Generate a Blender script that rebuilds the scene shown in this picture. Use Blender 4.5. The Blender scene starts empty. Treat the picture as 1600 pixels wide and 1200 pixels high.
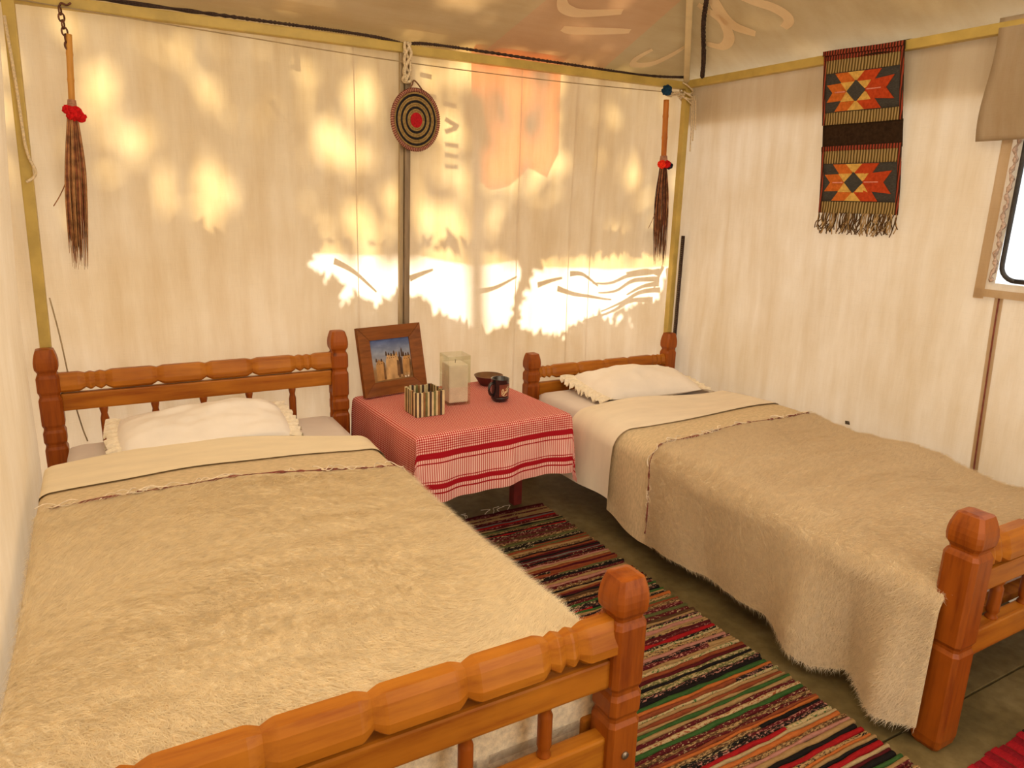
import bpy, bmesh, math, random
import numpy as np
from mathutils import Vector, Matrix

random.seed(7)
rng = np.random.default_rng(7)
scene = bpy.context.scene
COL = scene.collection

# ------------------------------------------------------------------ camera
CAM_H, YAW, PITCH, ROLL, FPX = 1.297, 29.818, 14.314, 1.667, 1119.0
cam_data = bpy.data.cameras.new('camera')
cam_data.sensor_fit = 'HORIZONTAL'
cam_data.sensor_width = 36.0
cam_data.lens = FPX / 1600.0 * 36.0
cam_data.clip_start = 0.02
cam = bpy.data.objects.new('camera', cam_data)
COL.objects.link(cam)
_y, _p, _r = (math.radians(a) for a in (YAW, PITCH, ROLL))
fwd = Vector((math.sin(_y) * math.cos(_p), math.cos(_y) * math.cos(_p), -math.sin(_p)))
rgt = Vector((math.cos(_y), -math.sin(_y), 0))
upv = rgt.cross(fwd)
r2 = rgt * math.cos(_r) + upv * math.sin(_r)
u2 = -rgt * math.sin(_r) + upv * math.cos(_r)
M = Matrix((r2, u2, -fwd)).transposed().to_4x4()
M.translation = (0, 0, CAM_H)
cam.matrix_world = M
scene.camera = cam

# ------------------------------------------------------------------ world, sun, exposure
world = bpy.data.worlds.new('world')
scene.world = world
world.use_nodes = True
bg = world.node_tree.nodes['Background']
bg.inputs[0].default_value = (1.0, 0.94, 0.86, 1)
bg.inputs[1].default_value = 2.2
SUN_TO = Vector((-0.10, 1.0, 0.85)).normalized()      # from the tent towards the sun
sd = bpy.data.lights.new('sun', 'SUN')
sd.energy = 22.0
sd.color = (1.0, 0.95, 0.86)
sd.angle = math.radians(0.65)
sun = bpy.data.objects.new('sun', sd)
sun.rotation_euler = SUN_TO.to_track_quat('Z', 'Y').to_euler()
sun.location = (0, 8, 8)
COL.objects.link(sun)
scene.view_settings.view_transform = 'Standard'
scene.view_settings.look = 'None'
scene.view_settings.gamma = 1.0
scene.view_settings.use_curve_mapping = False
scene.view_settings.exposure = 0.26
scene.cycles.use_denoising = True
scene.cycles.max_bounces = 10
scene.cycles.diffuse_bounces = 6
scene.cycles.transparent_max_bounces = 16

# ------------------------------------------------------------------ room constants
XL, XR, YB, YF, HE = -0.24, 2.62, 2.91, -0.30, 1.89
APEX = Vector((1.25, 1.46, 2.70))

# ------------------------------------------------------------------ helpers
def tag(o, label=None, cat=None, group=None, kind=None):
    if label: o['label'] = label
    if cat: o['category'] = cat
    if group: o['group'] = group
    if kind: o['kind'] = kind
    return o

def mesh_obj(name, verts, faces, mat, parent=None, smooth=False, uv=None):
    me = bpy.data.meshes.new(name)
    me.from_pydata([tuple(map(float, v)) for v in verts], [], [tuple(map(int, f)) for f in faces])
    if smooth:
        me.polygons.foreach_set('use_smooth', [True] * len(me.polygons))
    mats = mat if isinstance(mat, (list, tuple)) else [mat]
    for m in mats: me.materials.append(m)
    if uv is not None:
        l = me.uv_layers.new(name='UVMap')
        idx = np.empty(len(me.loops), dtype=np.int32); me.loops.foreach_get('vertex_index', idx)
        l.data.foreach_set('uv', np.asarray(uv, dtype=np.float32)[idx].ravel())
    me.update()
    o = bpy.data.objects.new(name, me)
    COL.objects.link(o)
    if parent: o.parent = parent
    return o

def bm_obj(name, bm, mat, parent=None, smooth=False):
    me = bpy.data.meshes.new(name)
    bmesh.ops.recalc_face_normals(bm, faces=bm.faces)
    bm.to_mesh(me); bm.free()
    if smooth: me.polygons.foreach_set('use_smooth', [True] * len(me.polygons))
    me.materials.append(mat)
    o = bpy.data.objects.new(name, me)
    COL.objects.link(o)
    if parent: o.parent = parent
    return o

def empty(name, loc, label, cat, group=None, kind=None, rotz=0):
    o = bpy.data.objects.new(name, None)
    o.empty_display_size = 0.05
    o.location = loc; o.rotation_euler = (0, 0, rotz)
    COL.objects.link(o)
    tag(o, label, cat, group, kind)
    return o

def keep(o, parent):
    """parent an object whose mesh is written in world coordinates"""
    o.parent = parent
    T = Matrix.Translation(parent.location) @ parent.rotation_euler.to_matrix().to_4x4()
    o.matrix_parent_inverse = T.inverted()
    return o

def bm_box(bm, c, s, bevel=0.0, rot=None):
    r = bmesh.ops.create_cube(bm, size=1.0)
    vs = r['verts']
    bmesh.ops.scale(bm, verts=vs, vec=s)
    if bevel:
        es = list({e for v in vs for e in v.link_edges})
        g = bmesh.ops.bevel(bm, geom=es, offset=bevel, segments=2, affect='EDGES', profile=0.6)
        vs = list({v for f in g['faces'] for v in f.verts} | {v for v in vs if v.is_valid})
    if rot: bmesh.ops.rotate(bm, verts=vs, cent=(0, 0, 0), matrix=rot)
    bmesh.ops.translate(bm, verts=vs, vec=c)
    return vs

def box(name, c, s, mat, parent=None, bevel=0.0, rot=None):
    bm = bmesh.new(); bm_box(bm, c, s, bevel, rot)
    return bm_obj(name, bm, mat, parent)

def tube_data(pts, rad, seg=8, caps=True):
    pts = [Vector(p) for p in pts]; n = len(pts)
    rads = rad if isinstance(rad, (list, tuple, np.ndarray)) else [rad] * n
    V, F = [], []
    prev = None
    for i, p in enumerate(pts):
        t = (pts[min(i + 1, n - 1)] - pts[max(i - 1, 0)]).normalized()
        if prev is None:
            a = Vector((0, 0, 1)) if abs(t.z) < .9 else Vector((1, 0, 0))
            nrm = (a - t * a.dot(t)).normalized()
        else:
            nrm = (prev - t * prev.dot(t))
            nrm = nrm.normalized() if nrm.length > 1e-6 else t.orthogonal().normalized()
        prev = nrm
        b = t.cross(nrm)
        for k in range(seg):
            a = 2 * math.pi * k / seg
            V.append(p + (nrm * math.cos(a) + b * math.sin(a)) * rads[i])
    for i in range(n - 1):
        for k in range(seg):
            k2 = (k + 1) % seg
            F.append((i * seg + k, i * seg + k2, (i + 1) * seg + k2, (i + 1) * seg + k))
    if caps:
        F.append(tuple(range(seg))[::-1]); F.append(tuple((n - 1) * seg + k for k in range(seg)))
    return V, F

def tube(name, pts, rad, mat, parent=None, seg=8, smooth=True):
    V, F = tube_data(pts, rad, seg)
    return mesh_obj(name, V, F, mat, parent, smooth)

def join_data(parts):
    V, F = [], []
    for v, f in parts:
        o = len(V); V += list(v); F += [tuple(i + o for i in q) for q in f]
    return V, F

def smooth_line(pts, n=8):
    """Catmull-Rom through the points"""
    P = [Vector(p) for p in pts]; out = []
    for i in range(len(P) - 1):
        a, b, c, d = P[max(i - 1, 0)], P[i], P[i + 1], P[min(i + 2, len(P) - 1)]
        for k in range(n):
            t = k / n
            out.append(0.5 * ((2 * b) + (c - a) * t + (2 * a - 5 * b + 4 * c - d) * t * t + (3 * b - a - 3 * c + d) * t ** 3))
    out.append(P[-1]); return out

def lathe_data(prof, seg=32):
    V, F = [], []
    for r, z in prof:
        for k in range(seg):
            a = 2 * math.pi * k / seg
            V.append((r * math.cos(a), r * math.sin(a), z))
    for i in range(len(prof) - 1):
        for k in range(seg):
            k2 = (k + 1) % seg
            F.append((i * seg + k, i * seg + k2, (i + 1) * seg + k2, (i + 1) * seg + k))
    return V, F

def grid(name, X, Y, Z, mat, parent=None, mask=None, uv=None, smooth=True):
    """X, Y, Z: arrays (n, m)"""
    n, m = X.shape
    V = np.stack([X, Y, Z], -1).reshape(-1, 3)
    F = []
    for i in range(n - 1):
        for j in range(m - 1):
            if mask is not None and not mask[i, j]: continue
            a = i * m + j
            F.append((a, a + 1, a + m + 1, a + m))
    return mesh_obj(name, V, F, mat, parent, smooth, uv)

class Noise:
    """smooth 2-D noise: a sum of random sine waves"""
    def __init__(s, seed, n=14, lo=2.0, hi=16.0):
        g = np.random.default_rng(seed)
        f = np.exp(g.uniform(math.log(lo), math.log(hi), n)); a = g.uniform(0, 2 * math.pi, n)
        s.kx, s.ky, s.ph, s.am = f * np.cos(a), f * np.sin(a), g.uniform(0, 6.28, n), 1 / f ** .8
        s.am /= np.sqrt((s.am ** 2).sum() / 2)
    def __call__(s, x, y):
        o = 0
        for kx, ky, ph, am in zip(s.kx, s.ky, s.ph, s.am): o = o + am * np.sin(kx * x + ky * y + ph)
        return o

# ------------------------------------------------------------------ materials
def nmat(name):
    m = bpy.data.materials.new(name); m.use_nodes = True
    nt = m.node_tree
    for n in list(nt.nodes): nt.nodes.remove(n)
    out = nt.nodes.new('ShaderNodeOutputMaterial')
    return m, nt, out

def N(nt, typ, **kw):
    n = nt.nodes.new(typ)
    for k, v in kw.items():
        if k in n.inputs.keys() if hasattr(n.inputs, 'keys') else False: n.inputs[k].default_value = v
        else: setattr(n, k, v)
    return n

def rgba(c): return (c[0], c[1], c[2], 1)

def noise_node(nt, scale=(1, 1, 1), freq=5.0, detail=4.0, rough=0.55, coord='Object'):
    tc = nt.nodes.new('ShaderNodeTexCoord')
    mp = nt.nodes.new('ShaderNodeMapping'); mp.inputs['Scale'].default_value = scale
    nz = nt.nodes.new('ShaderNodeTexNoise')
    nz.inputs['Scale'].default_value = freq; nz.inputs['Detail'].default_value = detail; nz.inputs['Roughness'].default_value = rough
    nt.links.new(tc.outputs[coord], mp.inputs[0]); nt.links.new(mp.outputs[0], nz.inputs['Vector'])
    return nz.outputs['Fac']

def ramp(nt, fac, stops, mode='LINEAR'):
    r = nt.nodes.new('ShaderNodeValToRGB'); r.color_ramp.interpolation = mode
    e = r.color_ramp.elements
    while len(e) < len(stops): e.new(0.5)
    for el, (p, c) in zip(e, stops): el.position = p; el.color = rgba(c)
    nt.links.new(fac, r.inputs[0])
    return r.outputs[0]

def mixc(nt, a, b, fac=0.5, mode='MULTIPLY'):
    m = nt.nodes.new('ShaderNodeMix'); m.data_type = 'RGBA'; m.blend_type = mode
    if isinstance(fac, (int, float)): m.inputs[0].default_value = fac
    else: nt.links.new(fac, m.inputs[0])
    for s, v in ((6, a), (7, b)):
        if isinstance(v, (tuple, list)): m.inputs[s].default_value = rgba(v)
        else: nt.links.new(v, m.inputs[s])
    return m.outputs[2]

def bump(nt, h, strength=0.3, dist=0.01):
    b = nt.nodes.new('ShaderNodeBump'); b.inputs['Strength'].default_value = strength; b.inputs['Distance'].default_value = dist
    nt.links.new(h, b.inputs['Height']); return b.outputs[0]

def bsdf(nt, out, color, rough=0.6, normal=None, spec=0.5, metal=0.0, sheen=0.0, coat=0.0):
    p = nt.nodes.new('ShaderNodeBsdfPrincipled')
    if isinstance(color, (tuple, list)): p.inputs['Base Color'].default_value = rgba(color)
    else: nt.links.new(color, p.inputs['Base Color'])
    p.inputs['Roughness'].default_value = rough; p.inputs['Specular IOR Level'].default_value = spec
    p.inputs['Metallic'].default_value = metal; p.inputs['Sheen Weight'].default_value = sheen
    p.inputs['Coat Weight'].default_value = coat; p.inputs['Coat Roughness'].default_value = 0.25
    if normal is not None: nt.links.new(normal, p.inputs['Normal'])
    if out is not None: nt.links.new(p.outputs[0], out.inputs[0])
    return p

def plain(name, color, rough=0.6, spec=0.4, var=0.25, freq=30.0, scale=(1, 1, 1), bmp=0.0, metal=0.0, coat=0.0, sheen=0.0):
    m, nt, out = nmat(name)
    f = noise_node(nt, scale, freq)
    lo = tuple(c * (1 - var) for c in color); hi = tuple(min(1, c * (1 + var)) for c in color)
    c = ramp(nt, f, [(0.3, lo), (0.7, hi)])
    nrm = bump(nt, f, bmp, 0.004) if bmp else None
    bsdf(nt, out, c, rough, nrm, spec, metal, sheen, coat)
    return m

def canvas_mat(name, col, trans_col, fac=0.5, stain=(0.86, 0.79, 0.68), axis='Z', weave=True):
    """woven translucent tent cloth"""
    m, nt, out = nmat(name)
    sc = {'Z': (7, 7, 0.9), 'X': (0.8, 7, 7), 'Y': (7, 0.8, 7)}[axis]
    st = noise_node(nt, sc, 2.2, 5.0, 0.6)
    big = noise_node(nt, (1, 1, 1), 2.3, 4.0)
    streak = ramp(nt, st, [(0.22, stain), (0.62, (1, 1, 1))])
    blot = ramp(nt, big, [(0.30, (0.90, 0.86, 0.78)), (0.62, (1, 1, 1))])
    v = mixc(nt, streak, blot, 1.0)
    w1 = noise_node(nt, (1, 1, 0.04) if axis == 'Z' else (0.04, 1, 1), 420.0, 2.0)
    w2 = noise_node(nt, (0.04, 0.04, 1) if axis == 'Z' else (1, 0.04, 1), 420.0, 2.0)
    add = nt.nodes.new('ShaderNodeMath'); add.operation = 'ADD'
    nt.links.new(w1, add.inputs[0]); nt.links.new(w2, add.inputs[1])
    v = mixc(nt, v, ramp(nt, add.outputs[0], [(0.0, (0.7, 0.7, 0.7)), (1.0, (1.0, 1.0, 1.0)),]), 0.5)
    nrm = bump(nt, add.outputs[0], 0.25, 0.002)
    d = nt.nodes.new('ShaderNodeBsdfDiffuse'); nt.links.new(mixc(nt, v, col, 1.0), d.inputs[0]); nt.links.new(nrm, d.inputs['Normal'])
    t = nt.nodes.new('ShaderNodeBsdfTranslucent'); nt.links.new(mixc(nt, v, trans_col, 1.0), t.inputs[0])
    mx = nt.nodes.new('ShaderNodeMixShader'); mx.inputs[0].default_value = fac
    nt.links.new(d.outputs[0], mx.inputs[1]); nt.links.new(t.outputs[0], mx.inputs[2])
    nt.links.new(mx.outputs[0], out.inputs[0])
    return m

def gauze_mat(name, col, trans):
    """thin fly cloth that lets a tinted part of the sun straight through"""
    m, nt, out = nmat(name)
    f = noise_node(nt, (1, 1, 1), 3.0, 3.0)
    d = nt.nodes.new('ShaderNodeBsdfDiffuse'); nt.links.new(ramp(nt, f, [(0.3, tuple(c * .9 for c in col)), (0.7, col)]), d.inputs[0])
    t = nt.nodes.new('ShaderNodeBsdfTransparent'); t.inputs[0].default_value = rgba(trans)
    mx = nt.nodes.new('ShaderNodeMixShader'); mx.inputs[0].default_value = 0.75
    nt.links.new(d.outputs[0], mx.inputs[1]); nt.links.new(t.outputs[0], mx.inputs[2])
    nt.links.new(mx.outputs[0], out.inputs[0])
    return m

def wood_mat(name, col, dark, axis, rough=0.42, coat=0.06):
    m, nt, out = nmat(name)
    sc = {'X': (1.2, 14, 14), 'Y': (14, 1.2, 14), 'Z': (14, 14, 1.2)}[axis]
    g = noise_node(nt, sc, 3.2, 6.0, 0.6)
    c = ramp(nt, g, [(0.28, dark), (0.52, col), (0.75, tuple(min(1, x * 1.18) for x in col))])
    tc = nt.nodes.new('ShaderNodeTexCoord')
    kn = nt.nodes.new('ShaderNodeTexVoronoi'); kn.inputs['Scale'].default_value = 5.5
    nt.links.new(tc.outputs['Object'], kn.inputs['Vector'])
    k = ramp(nt, kn.outputs['Distance'], [(0.05, (0.22, 0.10, 0.05)), (0.10, (1, 1, 1))])
    big = ramp(nt, noise_node(nt, (1, 1, 1), 6.0, 3.0), [(0.3, (0.80, 0.70, 0.62)), (0.7, (1, 1, 1))])
    bsdf(nt, out, mixc(nt, mixc(nt, c, k, 1.0), big, 1.0), rough, bump(nt, g, 0.12, 0.003), 0.22, coat=coat)
    return m

def wool_mat(name, col, axis='X'):
    m, nt, out = nmat(name)
    a = noise_node(nt, (18, 70, 18), 4.0, 5.0, 0.65)
    b = noise_node(nt, (1, 1, 1), 5.0, 3.0)
    c = mixc(nt, ramp(nt, a, [(0.3, tuple(x * .72 for x in col)), (0.66, tuple(min(1, x * 1.12) for x in col))]),
             ramp(nt, b, [(0.32, (0.86, 0.82, 0.74)), (0.66, (1, 1, 1))]), 1.0)
    bsdf(nt, out, c, 0.95, bump(nt, a, 0.5, 0.006), 0.05, sheen=0.25)
    return m

CANVAS = canvas_mat('canvas_back', (0.68, 0.59, 0.48), (0.80, 0.70, 0.56), 0.40)
CANVAS_R = canvas_mat('canvas_right', (0.64, 0.575, 0.48), (0.68, 0.61, 0.51), 0.25)
CANVAS_L = canvas_mat('canvas_left', (0.68, 0.60, 0.48), (0.80, 0.70, 0.54), 0.24, stain=(0.93, 0.90, 0.84))
ROOF = canvas_mat('roof_cloth', (0.54, 0.44, 0.32), (0.50, 0.38, 0.24), 0.45, stain=(0.88, 0.84, 0.78), axis='X')
ROOF_TOPLIGHT = canvas_mat('roof_cloth_toplight', (0.70, 0.60, 0.46), (0.86, 0.77, 0.63), 0.60, stain=(0.92, 0.88, 0.82), axis='X')  # unseen panels made paler and more translucent to add light from above
ROOF_PINK = canvas_mat('roof_cloth_pink', (0.58, 0.42, 0.31), (0.52, 0.33, 0.21), 0.45, stain=(0.9, 0.86, 0.82), axis='X')
ROOF_GREY = canvas_mat('roof_cloth_grey', (0.53, 0.45, 0.33), (0.45, 0.37, 0.25), 0.45, stain=(0.9, 0.86, 0.82), axis='X')
ROOF_PRINT = canvas_mat('roof_print', (0.97, 0.84, 0.64), (0.95, 0.82, 0.6), 0.35, stain=(0.92, 0.88, 0.84), axis='X')
TAPE = canvas_mat('canvas_tape', (0.60, 0.46, 0.31), (0.55, 0.42, 0.28), 0.35)
FLAP = canvas_mat('canvas_flap', (0.55, 0.45, 0.33), (0.50, 0.41, 0.28), 0.3)
FLY = gauze_mat('fly_cloth', (0.55, 0.45, 0.28), (0.72, 0.58, 0.30))
FLY_RED = gauze_mat('fly_cloth_red', (0.60, 0.18, 0.08), (1.0, 0.30, 0.09))
FLY_DIM = gauze_mat('fly_cloth_dimmer', (0.50, 0.40, 0.26), (0.42, 0.34, 0.22))
FLY_INK = plain('fly_ink', (0.10, 0.09, 0.13), 0.9)
WOOD_X = wood_mat('pine_x', (0.42, 0.150, 0.011), (0.27, 0.068, 0.005), 'X')
WOOD_Y = wood_mat('pine_y', (0.42, 0.15, 0.015), (0.28, 0.075, 0.007), 'Y')
WOOD_Z = wood_mat('pine_z', (0.31, 0.078, 0.006), (0.18, 0.034, 0.003), 'Z')
WOOD_FRAME = wood_mat('frame_wood', (0.25, 0.085, 0.016), (0.13, 0.04, 0.008), 'X', 0.4, 0.15)
TABLE_RED = plain('table_red', (0.20, 0.022, 0.016), 0.5, 0.4, 0.2)
def pile_mat(name, col):
    m, nt, out = nmat(name)
    b = noise_node(nt, (1, 1, 1), 60.0, 3.0)
    c = ramp(nt, b, [(0.3, tuple(x * .86 for x in col)), (0.7, col)])
    d = nt.nodes.new('ShaderNodeBsdfDiffuse'); t = nt.nodes.new('ShaderNodeBsdfTranslucent')
    nt.links.new(c, d.inputs[0]); nt.links.new(c, t.inputs[0])
    mx = nt.nodes.new('ShaderNodeMixShader'); mx.inputs[0].default_value = .45
    nt.links.new(d.outputs[0], mx.inputs[1]); nt.links.new(t.outputs[0], mx.inputs[2]); nt.links.new(mx.outputs[0], out.inputs[0])
    return m
PILE1 = pile_mat('wool_fibre_cream', (0.95, 0.86, 0.67))
PILE2 = pile_mat('wool_fibre_tan', (0.84, 0.72, 0.53))
WOOL = wool_mat('wool_cream', (0.90, 0.78, 0.57))
WOOL2 = wool_mat('wool_tan', (0.74, 0.61, 0.42))
FELT = plain('blanket_felt', (0.64, 0.51, 0.33), 0.95, 0.05, 0.16, 60.0, (1, 3, 1), 0.4)
SHEET = plain('cream_sheet', (0.80, 0.70, 0.52), 0.85, 0.1, 0.05, 6.0, (1, 4, 1), 0.15)
SHEET2 = plain('white_sheet', (0.80, 0.71, 0.58), 0.85, 0.1, 0.05, 6.0, (1, 4, 1), 0.15)
MATT = plain('mattress_sheet', (0.70, 0.63, 0.60), 0.85, 0.1, 0.05, 8.0)
PILLOW = plain('pillow_cotton', (0.84, 0.79, 0.74), 0.85, 0.1, 0.05, 9.0, (1, 1, 1), 0.2)
LACE = plain('pillow_lace', (0.82, 0.74, 0.60), 0.9, 0.1, 0.10, 80.0, (1, 1, 1), 0.4)
TRIM_RED = plain('blanket_trim', (0.20, 0.06, 0.045), 0.9, 0.1, 0.3, 60.0)
THREAD = plain('white_thread', (0.80, 0.70, 0.56), 0.9, 0.1)
YELLOW = plain('yellow_metal', (0.50, 0.37, 0.10), 0.45, 0.4, 0.15, 12.0)
YELLOW_PALE = plain('pale_metal', (0.62, 0.52, 0.32), 0.4, 0.5, 0.12, 12.0)
POLE = plain('brown_metal', (0.24, 0.17, 0.10), 0.45, 0.5, 0.25, 12.0, (4, 4, .5))
BRAID = plain('dark_braid', (0.055, 0.035, 0.03), 0.85, 0.2, 0.5, 250.0)
ROPE = plain('cotton_rope', (0.66, 0.55, 0.38), 0.9, 0.1, 0.25, 160.0, (1, 1, 1), 0.4)
STRING = plain('grey_string', (0.36, 0.28, 0.17), 0.8, 0.1, 0.2)
BAMBOO = wood_mat('bamboo', (0.60, 0.31, 0.07), (0.45, 0.19, 0.03), 'Z')
BAMBOO2 = wood_mat('bamboo_orange', (0.52, 0.19, 0.03), (0.38, 0.11, 0.02), 'Z')
FIBRE = plain('palm_fibre', (0.30, 0.13, 0.05), 0.7, 0.3, 0.55, 40.0)
FIBRE2 = plain('palm_fibre_dark', (0.20, 0.065, 0.03), 0.7, 0.3, 0.6, 40.0)
FIBRE3 = plain('palm_fibre_tan', (0.40, 0.21, 0.09), 0.7, 0.3, 0.4, 40.0)
FIBRE4 = plain('palm_fibre_black', (0.07, 0.022, 0.014), 0.7, 0.3, 0.5, 40.0)
POM_RED = plain('pompom_red', (0.55, 0.012, 0.015), 0.95, 0.1, 0.3, 120.0, (1, 1, 1), 0.8)
POM_ORANGE = plain('pompom_orange', (0.75, 0.035, 0.015), 0.95, 0.1, 0.3, 120.0, (1, 1, 1), 0.8)
POM_BLACK = plain('pompom_black', (0.015, 0.015, 0.03), 0.95, 0.1, 0.3, 120.0, (1, 1, 1), 0.8)
POM_BLUE = plain('pompom_blue', (0.012, 0.045, 0.10), 0.95, 0.1, 0.3, 120.0, (1, 1, 1), 0.8)
CHAIN = plain('copper_chain', (0.13, 0.05, 0.03), 0.4, 0.5, 0.3, 60.0, metal=0.6)
TAN = plain('basket_tan', (0.30, 0.20, 0.075), 0.8, 0.2, 0.3, 150.0, (1, 1, 1), 0.5)
BLACKC = plain('basket_black', (0.016, 0.014, 0.016), 0.8, 0.2, 0.3, 150.0, (1, 1, 1), 0.5)
REDC = plain('basket_red', (0.40, 0.008, 0.016), 0.8, 0.2, 0.3, 150.0, (1, 1, 1), 0.5)
RIM = plain('basket_rim', (0.40, 0.20, 0.13), 0.8, 0.2, 0.3, 150.0)
RIMD = plain('basket_rim_wrap', (0.16, 0.03, 0.035), 0.8, 0.2, 0.3, 150.0)

def rib_mat(name, c1, c2, freq=190.0, axis=1):
    m, nt, out = nmat(name)
    tc = nt.nodes.new('ShaderNodeTexCoord')
    wv = nt.nodes.new('ShaderNodeTexWave'); wv.wave_type = 'BANDS'; wv.bands_direction = 'XYZ'[axis]
    wv.inputs['Scale'].default_value = freq; wv.inputs['Distortion'].default_value = 1.5; wv.inputs['Detail'].default_value = 1
    nt.links.new(tc.outputs['Object'], wv.inputs['Vector'])
    bsdf(nt, out, ramp(nt, wv.outputs['Fac'], [(0.3, c1), (0.75, c2)]), 0.95, bump(nt, wv.outputs['Fac'], 0.4, 0.002), 0.05)
    return m
K_RIB = rib_mat('kilim_rib', (0.10, 0.065, 0.025), (0.36, 0.26, 0.11), 26.0)
K_BIND = rib_mat('kilim_binding', (0.045, 0.02, 0.012), (0.30, 0.055, 0.03), 26.0)
K_GREY = plain('kilim_grey', (0.055, 0.052, 0.048), 0.95, 0.05, 0.25, 90.0, (1, 1, 5))
K_BROWN = plain('kilim_brown', (0.032, 0.018, 0.010), 0.95, 0.05, 0.25, 90.0)
K_RED = plain('kilim_red', (0.42, 0.055, 0.016), 0.95, 0.05, 0.2, 90.0)
K_ORANGE = plain('kilim_orange', (0.50, 0.13, 0.025), 0.95, 0.05, 0.2, 90.0)
K_YELLOW = plain('kilim_yellow', (0.58, 0.36, 0.09), 0.95, 0.05, 0.2, 90.0)
K_PINK = plain('kilim_pink', (0.60, 0.24, 0.17), 0.95, 0.05, 0.2, 90.0)
FR1 = plain('fringe_brown', (0.10, 0.055, 0.025), 0.95, 0.05, 0.6, 50.0)
FR2 = plain('fringe_tan', (0.36, 0.24, 0.11), 0.95, 0.05, 0.5, 50.0)

def concrete():
    m, nt, out = nmat('concrete')
    a = noise_node(nt, (1, 1, 1), 4.0, 8.0, 0.65); b = noise_node(nt, (1, 1, 1), 28.0, 5.0)
    c = mixc(nt, ramp(nt, a, [(0.30, (0.085, 0.060, 0.020)), (0.50, (0.14, 0.100, 0.036)), (0.72, (0.20, 0.150, 0.066))]),
             ramp(nt, b, [(0.35, (0.78, 0.76, 0.70)), (0.6, (1, 1, 1))]), 1.0)
    bsdf(nt, out, c, 0.62, bump(nt, b, 0.25, 0.004), 0.3)
    return m
CONCRETE = concrete()
JOINT = plain('joint_dark', (0.03, 0.022, 0.012), 0.95, 0.1)
SAND = plain('sand', (0.27, 0.21, 0.15), 0.95, 0.1, 0.12, 6.0)
LEAF = plain('leaf', (0.09, 0.14, 0.03), 0.6, 0.3, 0.4, 3.0)
BARK = plain('bark', (0.14, 0.09, 0.05), 0.9, 0.1, 0.4, 12.0, (4, 4, .6))
MUD = plain('mud_wall', (0.36, 0.25, 0.14), 0.95, 0.05, 0.2, 8.0)

# ------------------------------------------------------------------ setting: floor
fl = empty('floor', (0, 0, 0), 'bare olive grey concrete floor slabs under beds and rugs', 'floor', kind='structure')
for y0, y1 in ((YF, 0.851), (0.857, YB + 0.02)):
    bm = bmesh.new(); bm_box(bm, ((XL + XR) / 2, (y0 + y1) / 2, -0.05), (XR - XL + 0.2, y1 - y0, 0.1), 0.002)
    bm_obj('floor_slab', bm, CONCRETE, fl)
box('joint_bed', ((XL + XR) / 2, 0.854, -0.06), (XR - XL + 0.2, 0.02, 0.1), JOINT, fl)

# ------------------------------------------------------------------ setting: back wall
nzb, nzs = Noise(3, 12, 2, 9), Noise(4, 12, 3, 14)
us = np.linspace(XL - 0.20, XR + 0.02, 156); vs = np.linspace(0.0, HE, 96)
Xg, Zg = np.meshgrid(us, vs)
Yg = YB + 0.006 * nzb(Xg, Zg) + 0.004 * nzs(Xg * 2.2, Zg * 0.4) + 0.012 * np.clip(1 - np.abs(Xg - 1.11) / 0.12, 0, 1) * 0
wall_back = grid('wall_back', Xg, Yg, Zg, CANVAS)
tag(wall_back, 'cream canvas back wall of the tent with dappled sunlight', 'wall', kind='structure')
for x in (0.917, 1.668, 1.968, 2.098):                    # felled seams: a second thickness of cloth outside
    zz = np.linspace(0.02, HE - 0.02, 30)
    X2 = np.stack([x + 0 * zz, x + 0.004 + 0 * zz]); Z2 = np.stack([zz, zz])
    s = grid('seam', X2, YB + 0.006 * nzb(X2, Z2) + 0.004 * nzs(X2 * 2.2, Z2 * .4) + 0.004, Z2, TAPE, wall_back)

# ------------------------------------------------------------------ setting: right wall with a window opening
WY0, WY1, WZ0, WZ1 = 0.52, 1.31, 1.075, 1.60
us = np.concatenate([np.linspace(YF, WY0, 30)[:-1], np.linspace(WY0, WY1, 30)[:-1], np.linspace(WY1, YB, 70)])
vs = np.concatenate([np.linspace(0.0, WZ0, 46)[:-1], np.linspace(WZ0, WZ1, 20)[:-1], np.linspace(WZ1, HE, 14)])
Ug, Vg = np.meshgrid(us, vs)
nzr = Noise(5, 12, 2, 9)
def wall_r_x(y, z): return XR + 0.008 * nzr(y, z) * np.clip((2.91 - y) * 3, 0, 1) + 0.005 * nzs(y * 2.0, z * 0.5)
mk = np.ones((len(vs) - 1, len(us) - 1), bool)
for i in range(len(vs) - 1):
    for j in range(len(us) - 1):
        yc, zc = (us[j] + us[j + 1]) / 2, (vs[i] + vs[i + 1]) / 2
        if WY0 < yc < WY1 and WZ0 < zc < WZ1: mk[i, j] = False
wall_right = grid('wall_right', wall_r_x(Ug, Vg), Ug, Vg, CANVAS_R, mask=mk)
tag(wall_right, 'cream canvas side wall of the tent beside the right bed', 'wall', kind='structure')
# vertical seam with a dark red cord below the window
zz = np.linspace(0.03, 1.03, 40)
for nm, y0, w, m, off in (('seam_tape', 1.300, 0.028, TAPE, 0.004), ('seam_cord', 1.287, 0.006, None, 0.008)):
    yl = y0 - 0.045 * (1 - zz / 1.03) ** 1.2
    Y2 = np.stack([yl, yl - w]); Z2 = np.stack([zz, zz])
    o = grid(nm, wall_r_x(Y2, Z2) - off, Y2, Z2, m or TRIM_RED, wall_right)
# little black stamp on the cloth
mesh_obj('ink_mark', [(wall_r_x(1.769, .45) - .002, 1.769 + a, .45 + b) for a, b in ((-.012, -.006), (.01, -.008), (.012, .006), (-.008, .008))], [(0, 1, 2, 3)], plain('ink_dots', (0.10, .08, .06), .9, .1, .9, 260.0), wall_right)
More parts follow.
